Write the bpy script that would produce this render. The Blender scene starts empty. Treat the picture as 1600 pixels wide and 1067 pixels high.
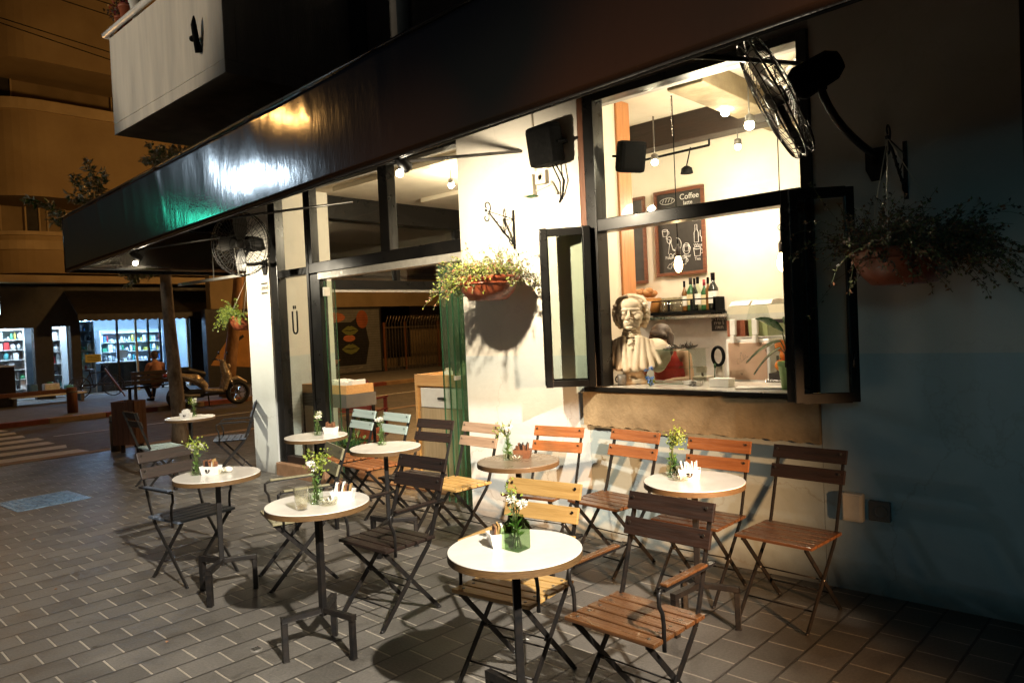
import bpy, bmesh, math, random
from mathutils import Vector as V, Matrix, Quaternion
rnd = random.Random(11)
S = bpy.context.scene
COL = S.collection
PI = math.pi
def rad(a): return math.radians(a)

# ------------------------------------------------------------------ camera
CF, CYAW, CPIT, CROL, CH, CD = 1145.7, 0.74659, -0.022586, -0.045452, 1.71667, 4.64366
_F = V((-math.sin(CYAW)*math.cos(CPIT), math.cos(CYAW)*math.cos(CPIT), math.sin(CPIT)))
_R0 = V((math.cos(CYAW), math.sin(CYAW), 0)); _U0 = _R0.cross(_F)
_R = _R0*math.cos(CROL) + _U0*math.sin(CROL)
_U = _U0*math.cos(CROL) - _R0*math.sin(CROL)
_C = V((0, -CD, CH))
def at(u, v, ax, val):
    """photo pixel -> the point where its ray meets the plane axis=val"""
    d = _F + _R*((u-800)/CF) - _U*((v-533.5)/CF)
    return _C + d*((val-_C[ax])/d[ax])
cam = bpy.data.objects.new('camera', bpy.data.cameras.new('camera'))
COL.objects.link(cam)
cam.matrix_world = Matrix(((_R.x, _U.x, -_F.x, _C.x), (_R.y, _U.y, -_F.y, _C.y), (_R.z, _U.z, -_F.z, _C.z), (0, 0, 0, 1)))
cam.data.sensor_width = 36; cam.data.lens = CF/1600*36
cam.data.clip_end = 300; cam.data.clip_start = .05
S.camera = cam

# ------------------------------------------------------------------ materials
def nodes(name):
    m = bpy.data.materials.new(name); m.use_nodes = True
    nt = m.node_tree; nt.nodes.clear()
    out = nt.nodes.new('ShaderNodeOutputMaterial')
    return m, nt, out
def mapped(nt, stretch=(1, 1, 1), rot=(0, 0, 0)):
    tc = nt.nodes.new('ShaderNodeTexCoord'); mp = nt.nodes.new('ShaderNodeMapping')
    mp.inputs['Scale'].default_value = stretch; mp.inputs['Rotation'].default_value = rot
    nt.links.new(tc.outputs['Object'], mp.inputs['Vector'])
    return mp
def noise(nt, vec, sc, det=5, ro=.6):
    n = nt.nodes.new('ShaderNodeTexNoise'); n.inputs['Scale'].default_value = sc
    n.inputs['Detail'].default_value = det; n.inputs['Roughness'].default_value = ro
    nt.links.new(vec.outputs[0], n.inputs['Vector'])
    return n
def ramp(nt, src, stops):
    r = nt.nodes.new('ShaderNodeValToRGB'); e = r.color_ramp.elements
    e[0].position, e[0].color = stops[0][0], (*stops[0][1], 1)
    e[1].position, e[1].color = stops[-1][0], (*stops[-1][1], 1)
    for p, c in stops[1:-1]:
        k = e.new(p); k.color = (*c, 1)
    nt.links.new(src, r.inputs['Fac'])
    return r
def mat(name, c, c2=None, sc=6, rough=.5, metal=0, bump=0, bsc=60, stretch=(1, 1, 1), det=5, spec=.5, coat=0, lo=.35, hi=.65, rvar=.12):
    m, nt, out = nodes(name)
    b = nt.nodes.new('ShaderNodeBsdfPrincipled'); nt.links.new(b.outputs[0], out.inputs[0])
    b.inputs['Roughness'].default_value = rough; b.inputs['Metallic'].default_value = metal
    b.inputs['Specular IOR Level'].default_value = spec; b.inputs['Coat Weight'].default_value = coat
    mp = mapped(nt, stretch)
    c2 = c2 or tuple(min(1, x*.72) for x in c)
    n = noise(nt, mp, sc, det)
    r = ramp(nt, n.outputs['Fac'], [(lo, c), (hi, c2)])
    nt.links.new(r.outputs[0], b.inputs['Base Color'])
    if rvar:
        mr = nt.nodes.new('ShaderNodeMapRange'); n2 = noise(nt, mp, sc*2.3, 4)
        mr.inputs['From Min'].default_value = .3; mr.inputs['From Max'].default_value = .7
        mr.inputs['To Min'].default_value = max(.03, rough-rvar); mr.inputs['To Max'].default_value = min(1, rough+rvar)
        nt.links.new(n2.outputs['Fac'], mr.inputs['Value']); nt.links.new(mr.outputs[0], b.inputs['Roughness'])
    if bump:
        bn = nt.nodes.new('ShaderNodeBump'); bn.inputs['Strength'].default_value = bump; bn.inputs['Distance'].default_value = .01
        n3 = noise(nt, mp, bsc, 6)
        nt.links.new(n3.outputs['Fac'], bn.inputs['Height']); nt.links.new(bn.outputs[0], b.inputs['Normal'])
    return m
def emit(name, c, s):
    m, nt, out = nodes(name)
    e = nt.nodes.new('ShaderNodeEmission'); e.inputs['Color'].default_value = (*c, 1); e.inputs['Strength'].default_value = s
    nt.links.new(e.outputs[0], out.inputs[0]); return m
def glass(name, tint=(.95, .97, .96), refl=1.0, rough=.02, ior=1.45, sheen=0, sheen_col=None):
    m, nt, out = nodes(name)
    t = nt.nodes.new('ShaderNodeBsdfTransparent'); t.inputs['Color'].default_value = (*tint, 1)
    g = nt.nodes.new('ShaderNodeBsdfGlossy'); g.inputs['Roughness'].default_value = rough
    fr = nt.nodes.new('ShaderNodeFresnel'); fr.inputs['IOR'].default_value = ior
    mu = nt.nodes.new('ShaderNodeMath'); mu.operation = 'MULTIPLY'; mu.inputs[1].default_value = refl
    mx = nt.nodes.new('ShaderNodeMixShader')
    ge = nt.nodes.new('ShaderNodeNewGeometry'); fb = nt.nodes.new('ShaderNodeMath'); fb.operation = 'MULTIPLY_ADD'      # reflect off outer faces only
    nt.links.new(ge.outputs['Backfacing'], fb.inputs[0]); fb.inputs[1].default_value = -refl; fb.inputs[2].default_value = refl
    nt.links.new(fb.outputs[0], mu.inputs[1])
    nt.links.new(fr.outputs[0], mu.inputs[0]); nt.links.new(mu.outputs[0], mx.inputs[0])
    body = t.outputs[0]
    if sheen:                                                        # paints in the glow of lit glass as a thin film on both faces
        df = nt.nodes.new('ShaderNodeBsdfTranslucent'); df.inputs['Color'].default_value = (*sheen_col, 1); d2 = nt.nodes.new('ShaderNodeBsdfDiffuse'); d2.inputs['Color'].default_value = (*sheen_col, 1)
        m1 = nt.nodes.new('ShaderNodeMixShader'); nt.links.new(df.outputs[0], m1.inputs[1]); nt.links.new(d2.outputs[0], m1.inputs[2])
        m2 = nt.nodes.new('ShaderNodeMixShader'); m2.inputs[0].default_value = sheen; nt.links.new(body, m2.inputs[1]); nt.links.new(m1.outputs[0], m2.inputs[2]); body = m2.outputs[0]
    nt.links.new(body, mx.inputs[1]); nt.links.new(g.outputs[0], mx.inputs[2]); nt.links.new(mx.outputs[0], out.inputs[0])
    return m
def wood(name, c, c2, rough=.42, axis=0, coat=.15):
    st = [14, 14, 14]; st[axis] = 1.1
    return mat(name, c, c2, sc=3.2, rough=rough, bump=.25, bsc=9, stretch=tuple(st), det=8, coat=coat, lo=.3, hi=.7)
M = {}
M['steel_black'] = mat('black_painted_steel', (.006, .006, .0065), (.014, .011, .009), 25, .42, .0, .05, 120, spec=.35)
M['frame_black'] = mat('black_frame_paint', (.006, .006, .006), (.012, .011, .010), 3, .30, 0, 0, 60, spec=.35, rvar=.04)
M['plastic_black'] = mat('black_plastic', (.002, .002, .002), (.004, .004, .004), 30, .75, 0, .08, 200, spec=.06)
M['wood_dark'] = wood('dark_stained_wood', (.009, .005, .0035), (.022, .010, .006), .5, coat=0)
M['wood_walnut'] = wood('walnut_stained_wood', (.062, .025, .009), (.135, .055, .018), .34, coat=.4)
M['wood_orange'] = wood('orange_stained_wood', (.185, .062, .018), (.30, .115, .036))
M['wood_ochre'] = wood('ochre_stained_wood', (.34, .20, .060), (.50, .31, .11))
M['wood_grey'] = wood('grey_weathered_wood', (.19, .13, .09), (.30, .215, .15), .6)
M['wood_teal'] = wood('teal_painted_wood', (.27, .36, .35), (.35, .44, .42), .5)
M['wood_olive'] = wood('olive_weathered_wood', (.17, .155, .085), (.26, .235, .14), .55)
M['wood_blue'] = wood('blue_grey_painted_wood', (.045, .06, .085), (.085, .105, .14), .5)
M['wood_post'] = wood('pine_post_wood', (.38, .145, .045), (.52, .22, .075), .45, 2)
M['wood_light'] = wood('light_pine_wood', (.55, .28, .10), (.68, .40, .16), .5)
M['wood_plank_v'] = wood('brown_plank_wood', (.10, .035, .014), (.19, .07, .028), .6, 2)
M['wood_ply'] = wood('plywood', (.42, .31, .18), (.55, .42, .26), .6, 2)
M['laminate'] = mat('white_laminate', (.64, .62, .57), (.56, .53, .47), 7, .20, 0, .03, 200, rvar=.05, det=9, lo=.42, hi=.85)
M['laminate_brown'] = mat('brown_laminate', (.20, .15, .10), (.225, .17, .115), 3, .3)
M['edge_ply'] = mat('birch_ply_edge', (.075, .040, .016), (.15, .085, .032), 30, .5, 0, .1, 80, stretch=(1, 1, 14))
M['screw'] = mat('steel_screw', (.12, .11, .1), None, 40, .35, .9)
M['chrome'] = mat('brushed_steel', (.55, .54, .52), (.42, .41, .4), 20, .22, 1.0)
M['alu'] = mat('aluminium_track', (.62, .60, .54), (.5, .48, .43), 12, .4, .3)
M['cover_lit_blue'] = mat('cover_plate_lit_blue', (.24, .42, .62), (.10, .18, .30), 9, .35, .3, .2, 40)  # bluish lamp light put into the plate's own colour
M['galv'] = mat('worn_steel_post', (.30, .25, .19), (.2, .15, .1), 14, .45, .7, .1, 50)
M['concrete'] = mat('raw_concrete', (.32, .255, .155), (.17, .13, .075), 4.5, .85, 0, .55, 34, det=9, lo=.3, hi=.68)
M['stone_step'] = mat('brown_stone_step', (.26, .15, .085), (.17, .095, .05), 7, .6, 0, .3, 40)
M['terracotta'] = mat('terracotta', (.30, .075, .025), (.20, .048, .018), 10, .55, 0, .12, 50)
M['terra_dark'] = mat('brown_plastic_bowl', (.26, .060, .022), (.17, .04, .016), 10, .35, 0, .05, 50)
M['plaster'] = mat('interior_plaster', (.80, .74, .62), (.74, .67, .54), 2.5, .8, 0, .12, 30)
M['tile_white'] = mat('white_splash_tiles', (.70, .68, .65), (.62, .60, .57), 5, .25, 0, .05, 40)
M['ceil'] = mat('ceiling_paint', (.62, .55, .44), (.54, .47, .37), 2, .85, 0, .1, 20)
M['cafe_floor'] = mat('interior_floor', (.20, .10, .045), (.14, .07, .03), 4, .4, 0, .1, 20)
M['upper'] = mat('upper_stucco', (.42, .40, .37), (.34, .32, .30), 3, .9, 0, .25, 60)
M['balcony'] = mat('balcony_stucco', (.60, .555, .48), (.40, .375, .34), 1.5, .9, 0, .3, 40, stretch=(2.6, 2.6, .35), det=9, lo=.40, hi=.72)
M['stripe_blue'] = mat('blue_grey_stucco', (.13, .17, .20), (.10, .13, .155), 5, .85)
M['white'] = mat('white_ceramic', (.78, .77, .74), (.72, .7, .67), 12, .18)
M['white_plastic'] = mat('ivory_plastic', (.62, .57, .47), (.55, .5, .4), 14, .4)
M['paper'] = mat('white_paper', (.78, .77, .73), (.70, .69, .65), 10, .8)
M['brown_sachet'] = mat('brown_sachet', (.22, .10, .05), (.14, .06, .03), 20, .45)
M['dark_ink'] = mat('dark_brown_ink', (.02, .012, .01), None, 20, .6)
M['gold_sachet'] = mat('gold_sachet', (.40, .26, .10), (.3, .18, .07), 20, .4)
M['leaf'] = mat('green_leaf', (.07, .14, .030), (.13, .20, .05), 12, .45)
M['leaf_yellow'] = mat('yellow_green_sprig', (.26, .30, .035), (.17, .24, .03), 18, .5)
M['leaf_olive'] = mat('olive_foliage', (.13, .15, .05), (.20, .20, .085), 9, .5)
M['leaf_russet'] = mat('russet_foliage', (.19, .075, .035), (.26, .13, .06), 9, .5)
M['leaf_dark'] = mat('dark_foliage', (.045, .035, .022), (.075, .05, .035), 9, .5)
M['leaf_pale'] = mat('pale_tree_leaf', (.34, .30, .17), (.42, .36, .22), 8, .5)
M['leaf_deep'] = mat('deep_green_leaf', (.018, .055, .018), (.035, .085, .028), 8, .3)
M['stem'] = mat('plant_stem', (.09, .11, .035), None, 18, .55)
M['petal'] = mat('white_petal', (.82, .80, .72), (.76, .73, .62), 22, .6)
M['petal_red'] = mat('red_petal', (.32, .02, .03), (.22, .015, .02), 20, .6)
M['bust'] = mat('pale_stone_bust', (.66, .56, .42), (.56, .46, .33), 7, .6, 0, .12, 60)
M['asphalt'] = mat('asphalt', (.052, .047, .042), (.082, .070, .058), 3, .72, 0, .5, 160, det=9)
M['kerbstone'] = mat('kerb_stone', (.30, .20, .11), (.21, .13, .07), 3, .8, 0, .3, 40)
M['kerb_red'] = mat('red_kerb_paint', (.20, .045, .025), (.13, .03, .018), 5, .7, 0, .3, 40)
M['paint_white'] = mat('road_paint', (.62, .62, .60), (.42, .42, .41), 9, .7, 0, .2, 90)
M['far_pave'] = mat('far_pavement', (.16, .15, .14), (.11, .105, .10), 4, .8, 0, .3, 40)
M['far_wall'] = mat('ochre_render', (.34, .25, .13), (.27, .19, .095), .7, .9, 0, .2, 14, det=8)
M['far_wall_dark'] = mat('weathered_render', (.27, .20, .11), (.20, .145, .075), .9, .9, 0, .2, 14, det=8)
M['far_trim'] = mat('pale_render_trim', (.46, .35, .20), (.36, .27, .15), 1.2, .9, 0, .2, 20)
M['dark_void'] = mat('unlit_opening', (.022, .018, .013), (.014, .012, .009), 2, .7)  # near-black painted in for the unlit depth of openings
M['shop_dark'] = mat('shop_fascia', (.010, .010, .012), (.018, .016, .014), 3, .55)
M['shop_inner'] = mat('shop_interior_paint', (.52, .58, .62), (.44, .5, .55), 3, .7)
M['bark'] = mat('tree_bark', (.38, .27, .17), (.14, .085, .045), 7, .85, 0, .9, 22, stretch=(1.4, 1.4, .7), det=9)
M['bark_warm'] = mat('warm_tree_bark', (.28, .15, .065), (.17, .085, .035), 7, .85, 0, .8, 22, stretch=(1.4, 1.4, .6), det=9)
M['skin'] = mat('skin', (.55, .31, .20), (.48, .26, .16), 8, .5)
M['red_cloth'] = mat('red_cloth', (.62, .045, .03), (.5, .03, .022), 9, .8, 0, .15, 120)
M['pink_cloth'] = mat('salmon_shirt', (.42, .20, .13), (.34, .16, .10), 9, .85, 0, .15, 90)
M['trousers'] = mat('dark_trousers', (.03, .032, .045), (.045, .045, .06), 9, .85)
M['shoe'] = mat('dark_shoe', (.025, .02, .018), None, 9, .5)
M['hair'] = mat('dark_hair', (.045, .03, .022), (.09, .06, .042), 60, .55, stretch=(1, 1, .15), bump=.4, bsc=80)
M['scoot_body'] = mat('silver_scooter_paint', (.52, .42, .30), (.44, .35, .25), 8, .25, .3, coat=.6)
M['rubber'] = mat('tyre_rubber', (.016, .015, .014), (.026, .024, .022), 30, .75, 0, .2, 80)
M['seat_vinyl'] = mat('scooter_seat_vinyl', (.014, .012, .011), None, 20, .45)
M['red_lamp'] = mat('red_tail_lamp', (.35, .02, .015), None, 10, .2, coat=.5)
M['chalkboard'] = mat('chalkboard', (.018, .016, .014), (.032, .028, .024), 5, .6)
M['board_frame'] = wood('mahogany_frame', (.10, .030, .014), (.17, .058, .024), .4)
M['chalk'] = mat('chalk', (.78, .77, .74), (.5, .5, .48), 60, .9)
M['ink_black'] = mat('black_lettering', (.005, .005, .005), None, 10, .85, spec=.1)
M['red_slat'] = wood('dark_red_slats', (.12, .018, .012), (.18, .03, .02), .45)
M['steel_grey'] = mat('grey_painted_metal', (.10, .095, .085), (.13, .12, .105), 6, .5)
M['green_pot'] = mat('green_pot', (.26, .42, .14), (.2, .34, .11), 8, .35)
M['orange_fruit'] = mat('orange_peel', (.75, .22, .02), (.62, .16, .015), 14, .45, 0, .2, 160)
M['slush_red'] = mat('red_slush', (.34, .10, .05), (.24, .06, .03), 18, .35)
M['slush_green'] = mat('pale_green_slush', (.42, .44, .22), (.36, .38, .18), 18, .35)
M['copper_panel'] = mat('reflective_panel', (.60, .40, .29), (.56, .37, .265), 2, .34, .5)
M['pink'] = mat('pink_plastic', (.7, .2, .22), None, 10, .4)
M['blue_petal'] = mat('blue_petal', (.12, .25, .62), (.2, .36, .7), 20, .6)
M['bread'] = mat('baked_crust', (.40, .17, .06), (.52, .27, .10), 14, .6, 0, .3, 40)
M['wicker'] = mat('wicker', (.52, .24, .06), (.36, .15, .035), 40, .6, 0, .6, 50, stretch=(1, 1, 3))
M['bottle_dark'] = mat('dark_bottle_glass', (.010, .014, .010), (.02, .022, .016), 8, .08, coat=.3)
M['bottle_green'] = mat('green_bottle_glass', (.02, .09, .03), (.03, .12, .04), 8, .08, coat=.3)
M['bottle_amber'] = mat('amber_bottle_glass', (.14, .06, .015), (.2, .09, .02), 8, .1, coat=.3)
M['cap_red'] = mat('red_cap', (.35, .02, .03), None, 8, .35)
M['label_cream'] = mat('cream_label', (.66, .58, .36), (.56, .48, .28), 20, .6)
M['glass_clear'] = glass('clear_glass', (.90, .93, .91), 1.0)
M['glass_pane'] = glass('window_glass', (.90, .92, .90), 1.25, .015, 1.5)
M['glass_dark'] = glass('far_side_glass', (.62, .62, .58), 3.2, .03, 1.5)
M['glass_green'] = glass('green_edge_glass', (.84, .90, .84), 1.0, .02, 1.5, .08, (.34, .46, .34))
M['glass_vase'] = glass('bottle_vase_glass', (.88, .95, .86), 1.2, .02)
M['glass_vase_green'] = glass('green_square_vase', (.50, .62, .42), 1.3, .03)
M['glass_tumbler'] = glass('tumbler_glass', (.93, .92, .85), 2.6, .03, 1.5, .10, (.8, .78, .66))
M['glass_store'] = glass('shop_window_glass', (.72, .82, .92), 1.0, .02)
M['edge_green'] = mat('green_glass_edge', (.03, .09, .045), None, 8, .1, coat=.5)

# painted facade: off-white above, faintly blue-grey dado below 1.45 m
def wall_paint(name, top, low, zc):
    m, nt, out = nodes(name)
    b = nt.nodes.new('ShaderNodeBsdfPrincipled'); nt.links.new(b.outputs[0], out.inputs[0])
    b.inputs['Roughness'].default_value = .82; b.inputs['Specular IOR Level'].default_value = .2
    mp = mapped(nt); sx = nt.nodes.new('ShaderNodeSeparateXYZ'); nt.links.new(mp.outputs[0], sx.inputs[0])
    gt = nt.nodes.new('ShaderNodeMath'); gt.operation = 'GREATER_THAN'; gt.inputs[1].default_value = zc
    nt.links.new(sx.outputs['Z'], gt.inputs[0])
    n = noise(nt, mp, 1.6, 9, .65)
    rt = ramp(nt, n.outputs['Fac'], [(.3, top), (.75, tuple(c*.86 for c in top))])
    rl = ramp(nt, n.outputs['Fac'], [(.3, low), (.75, tuple(c*.80 for c in low))])
    mx = nt.nodes.new('ShaderNodeMix'); mx.data_type = 'RGBA'
    nt.links.new(gt.outputs[0], mx.inputs[0]); nt.links.new(rl.outputs[0], mx.inputs[6]); nt.links.new(rt.outputs[0], mx.inputs[7])
    # splash dirt near the pavement
    mr = nt.nodes.new('ShaderNodeMapRange'); mr.inputs['From Min'].default_value = .02; mr.inputs['From Max'].default_value = .16
    mr.inputs['To Min'].default_value = .55; mr.inputs['To Max'].default_value = 0
    n2 = noise(nt, mp, 9, 8); ad = nt.nodes.new('ShaderNodeMath'); ad.operation = 'MULTIPLY_ADD'
    nt.links.new(n2.outputs['Fac'], ad.inputs[0]); ad.inputs[1].default_value = -.16; nt.links.new(sx.outputs['Z'], ad.inputs[2])
    ad2 = nt.nodes.new('ShaderNodeMath'); ad2.operation = 'ADD'; ad2.inputs[1].default_value = .08; nt.links.new(ad.outputs[0], ad2.inputs[0])
    nt.links.new(ad2.outputs[0], mr.inputs['Value'])
    mx2 = nt.nodes.new('ShaderNodeMix'); mx2.data_type = 'RGBA'; mx2.inputs[7].default_value = (.12, .09, .06, 1)
    nt.links.new(mr.outputs[0], mx2.inputs[0]); nt.links.new(mx.outputs[2], mx2.inputs[6]); nt.links.new(mx2.outputs[2], b.inputs['Base Color'])
    mps = mapped(nt, (1, 1, 5)); ns = noise(nt, mps, 3.2, 10, .75); rs_ = ramp(nt, ns.outputs['Fac'], [(.63, (0, 0, 0)), (.72, (.55, .55, .55))])
    vc = nt.nodes.new('ShaderNodeTexVoronoi'); vc.feature = 'DISTANCE_TO_EDGE'; vc.inputs['Scale'].default_value = .9
    nw = noise(nt, mp, 5, 6); vm = nt.nodes.new('ShaderNodeVectorMath'); vm.operation = 'MULTIPLY_ADD'; nt.links.new(nw.outputs['Color'], vm.inputs[0]); vm.inputs[1].default_value = (.35, .35, .35); nt.links.new(mp.outputs[0], vm.inputs[2]); nt.links.new(vm.outputs[0], vc.inputs['Vector'])
    rc_ = ramp(nt, vc.outputs['Distance'], [(.002, (.5, .5, .5)), (.006, (0, 0, 0))])
    sm_ = nt.nodes.new('ShaderNodeMath'); sm_.operation = 'MAXIMUM'; nt.links.new(rs_.outputs[0], sm_.inputs[0]); nt.links.new(rc_.outputs[0], sm_.inputs[1])
    zf = nt.nodes.new('ShaderNodeMapRange'); zf.inputs['From Min'].default_value = .5; zf.inputs['From Max'].default_value = 1.5; zf.inputs['To Min'].default_value = .75; zf.inputs['To Max'].default_value = .18; nt.links.new(sx.outputs['Z'], zf.inputs['Value'])
    sz = nt.nodes.new('ShaderNodeMath'); sz.operation = 'MULTIPLY'; nt.links.new(sm_.outputs[0], sz.inputs[0]); nt.links.new(zf.outputs[0], sz.inputs[1])
    mx3 = nt.nodes.new('ShaderNodeMix'); mx3.data_type = 'RGBA'; mx3.inputs[7].default_value = (.20, .165, .12, 1)
    nt.links.new(sz.outputs[0], mx3.inputs[0]); nt.links.new(mx2.outputs[2], mx3.inputs[6]); nt.links.new(mx3.outputs[2], b.inputs['Base Color'])
    bn = nt.nodes.new('ShaderNodeBump'); bn.inputs['Strength'].default_value = .22; bn.inputs['Distance'].default_value = .01
    n3 = noise(nt, mp, 28, 8); nt.links.new(n3.outputs['Fac'], bn.inputs['Height']); nt.links.new(bn.outputs[0], b.inputs['Normal'])
    return m
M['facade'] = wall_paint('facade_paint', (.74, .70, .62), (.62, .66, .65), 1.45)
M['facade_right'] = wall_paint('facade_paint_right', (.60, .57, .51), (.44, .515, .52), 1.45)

# running-bond pavers
def paver_mat():
    m, nt, out = nodes('plaza_pavers')
    b = nt.nodes.new('ShaderNodeBsdfPrincipled'); nt.links.new(b.outputs[0], out.inputs[0])
    b.inputs['Specular IOR Level'].default_value = .35
    mp = mapped(nt, (1, 1, 1), (0, 0, rad(91)))
    wob = noise(nt, mp, 2.0, 3); va = nt.nodes.new('ShaderNodeVectorMath'); va.operation = 'MULTIPLY_ADD'
    nt.links.new(wob.outputs['Color'], va.inputs[0]); va.inputs[1].default_value = (.012, .012, 0); nt.links.new(mp.outputs[0], va.inputs[2])
    def brick(c1, c2, mo, ms):
        k = nt.nodes.new('ShaderNodeTexBrick'); k.inputs['Scale'].default_value = 1
        k.inputs['Brick Width'].default_value = .226; k.inputs['Row Height'].default_value = .205
        k.inputs['Mortar Size'].default_value = ms; k.inputs['Mortar Smooth'].default_value = .25
        k.inputs['Color1'].default_value = (*c1, 1); k.inputs['Color2'].default_value = (*c2, 1); k.inputs['Mortar'].default_value = (*mo, 1)
        k.offset = .5; k.inputs['Bias'].default_value = 0
        nt.links.new(va.outputs[0], k.inputs['Vector']); return k
    k = brick((.128, .121, .111), (.088, .083, .076), (.040, .036, .031), .0065)
    # cross joints painted pale as if catching low side light, bed joints dark
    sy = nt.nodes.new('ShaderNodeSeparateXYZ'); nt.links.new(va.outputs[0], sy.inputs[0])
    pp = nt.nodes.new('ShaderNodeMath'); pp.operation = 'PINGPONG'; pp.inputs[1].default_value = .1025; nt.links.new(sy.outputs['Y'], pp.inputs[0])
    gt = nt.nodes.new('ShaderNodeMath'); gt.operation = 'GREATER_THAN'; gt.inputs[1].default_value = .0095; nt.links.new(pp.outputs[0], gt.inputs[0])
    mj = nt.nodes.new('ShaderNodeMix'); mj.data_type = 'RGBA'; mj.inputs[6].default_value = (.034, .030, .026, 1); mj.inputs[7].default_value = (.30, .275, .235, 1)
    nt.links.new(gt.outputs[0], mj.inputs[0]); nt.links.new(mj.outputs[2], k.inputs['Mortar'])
    n = noise(nt, mp, 3.2, 9, .7); r = ramp(nt, n.outputs['Fac'], [(.25, (.38, .36, .33)), (.45, (.85, .84, .82)), (.62, (1.05, 1.04, 1.02)), (.8, (1.35, 1.32, 1.26))])
    n4 = noise(nt, mp, 70, 4); r4 = ramp(nt, n4.outputs['Fac'], [(.3, (.78, .78, .78)), (.7, (1.15, 1.15, 1.15))])
    mu = nt.nodes.new('ShaderNodeMix'); mu.data_type = 'RGBA'; mu.blend_type = 'MULTIPLY'; mu.inputs[0].default_value = 1
    nt.links.new(k.outputs['Color'], mu.inputs[6]); nt.links.new(r.outputs[0], mu.inputs[7])
    mu2 = nt.nodes.new('ShaderNodeMix'); mu2.data_type = 'RGBA'; mu2.blend_type = 'MULTIPLY'; mu2.inputs[0].default_value = 1
    nt.links.new(mu.outputs[2], mu2.inputs[6]); nt.links.new(r4.outputs[0], mu2.inputs[7])
    # spots of old gum and dirt
    vo = nt.nodes.new('ShaderNodeTexVoronoi'); vo.inputs['Scale'].default_value = 2.1; nt.links.new(mp.outputs[0], vo.inputs['Vector'])
    rv = ramp(nt, vo.outputs['Distance'], [(.035, (.45, .42, .38)), (.06, (1, 1, 1))])
    mu3 = nt.nodes.new('ShaderNodeMix'); mu3.data_type = 'RGBA'; mu3.blend_type = 'MULTIPLY'; mu3.inputs[0].default_value = 1
    nt.links.new(mu2.outputs[2], mu3.inputs[6]); nt.links.new(rv.outputs[0], mu3.inputs[7])
    nt.links.new(mu3.outputs[2], b.inputs['Base Color'])
    rr = ramp(nt, n.outputs['Fac'], [(.3, (.30, .30, .30)), (.7, (.62, .62, .62))]); nt.links.new(rr.outputs[0], b.inputs['Roughness'])
    kb = brick((1, 1, 1), (.86, .86, .86), (0, 0, 0), .008)
    b1 = nt.nodes.new('ShaderNodeBump'); b1.inputs['Strength'].default_value = 1.0; b1.inputs['Distance'].default_value = .010
    nt.links.new(kb.outputs['Color'], b1.inputs['Height'])
    b2 = nt.nodes.new('ShaderNodeBump'); b2.inputs['Strength'].default_value = .4; b2.inputs['Distance'].default_value = .004
    nt.links.new(n4.outputs['Fac'], b2.inputs['Height']); nt.links.new(b1.outputs[0], b2.inputs['Normal']); nt.links.new(b2.outputs[0], b.inputs['Normal'])
    return m
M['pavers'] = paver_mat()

# awning vinyl: glossy, dark, with vertical creases and sagging folds
def vinyl():
    m, nt, out = nodes('awning_vinyl')
    b = nt.nodes.new('ShaderNodeBsdfPrincipled'); nt.links.new(b.outputs[0], out.inputs[0])
    mp = mapped(nt, (1, 1, 1)); n0 = noise(nt, mp, .35, 2)
    r = ramp(nt, n0.outputs['Fac'], [(.36, (.005, .005, .004)), (.55, (.026, .0095, .004))]); nt.links.new(r.outputs[0], b.inputs['Base Color'])
    b.inputs['Roughness'].default_value = .13; b.inputs['Specular IOR Level'].default_value = .9; b.inputs['IOR'].default_value = 1.9
    mp2 = mapped(nt, (9, 1, .25)); n1 = noise(nt, mp2, 3, 5)
    mp3 = mapped(nt, (2.4, 1, .9), (0, .35, 0)); n2 = noise(nt, mp3, 2.2, 4)
    b1 = nt.nodes.new('ShaderNodeBump'); b1.inputs['Strength'].default_value = .10; b1.inputs['Distance'].default_value = .004
    nt.links.new(n1.outputs['Fac'], b1.inputs['Height'])
    b2 = nt.nodes.new('ShaderNodeBump'); b2.inputs['Strength'].default_value = .05; b2.inputs['Distance'].default_value = .05
    nt.links.new(n2.outputs['Fac'], b2.inputs['Height']); nt.links.new(b1.outputs[0], b2.inputs['Normal']); nt.links.new(b2.outputs[0], b.inputs['Normal'])
    return m
M['vinyl'] = vinyl()

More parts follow.
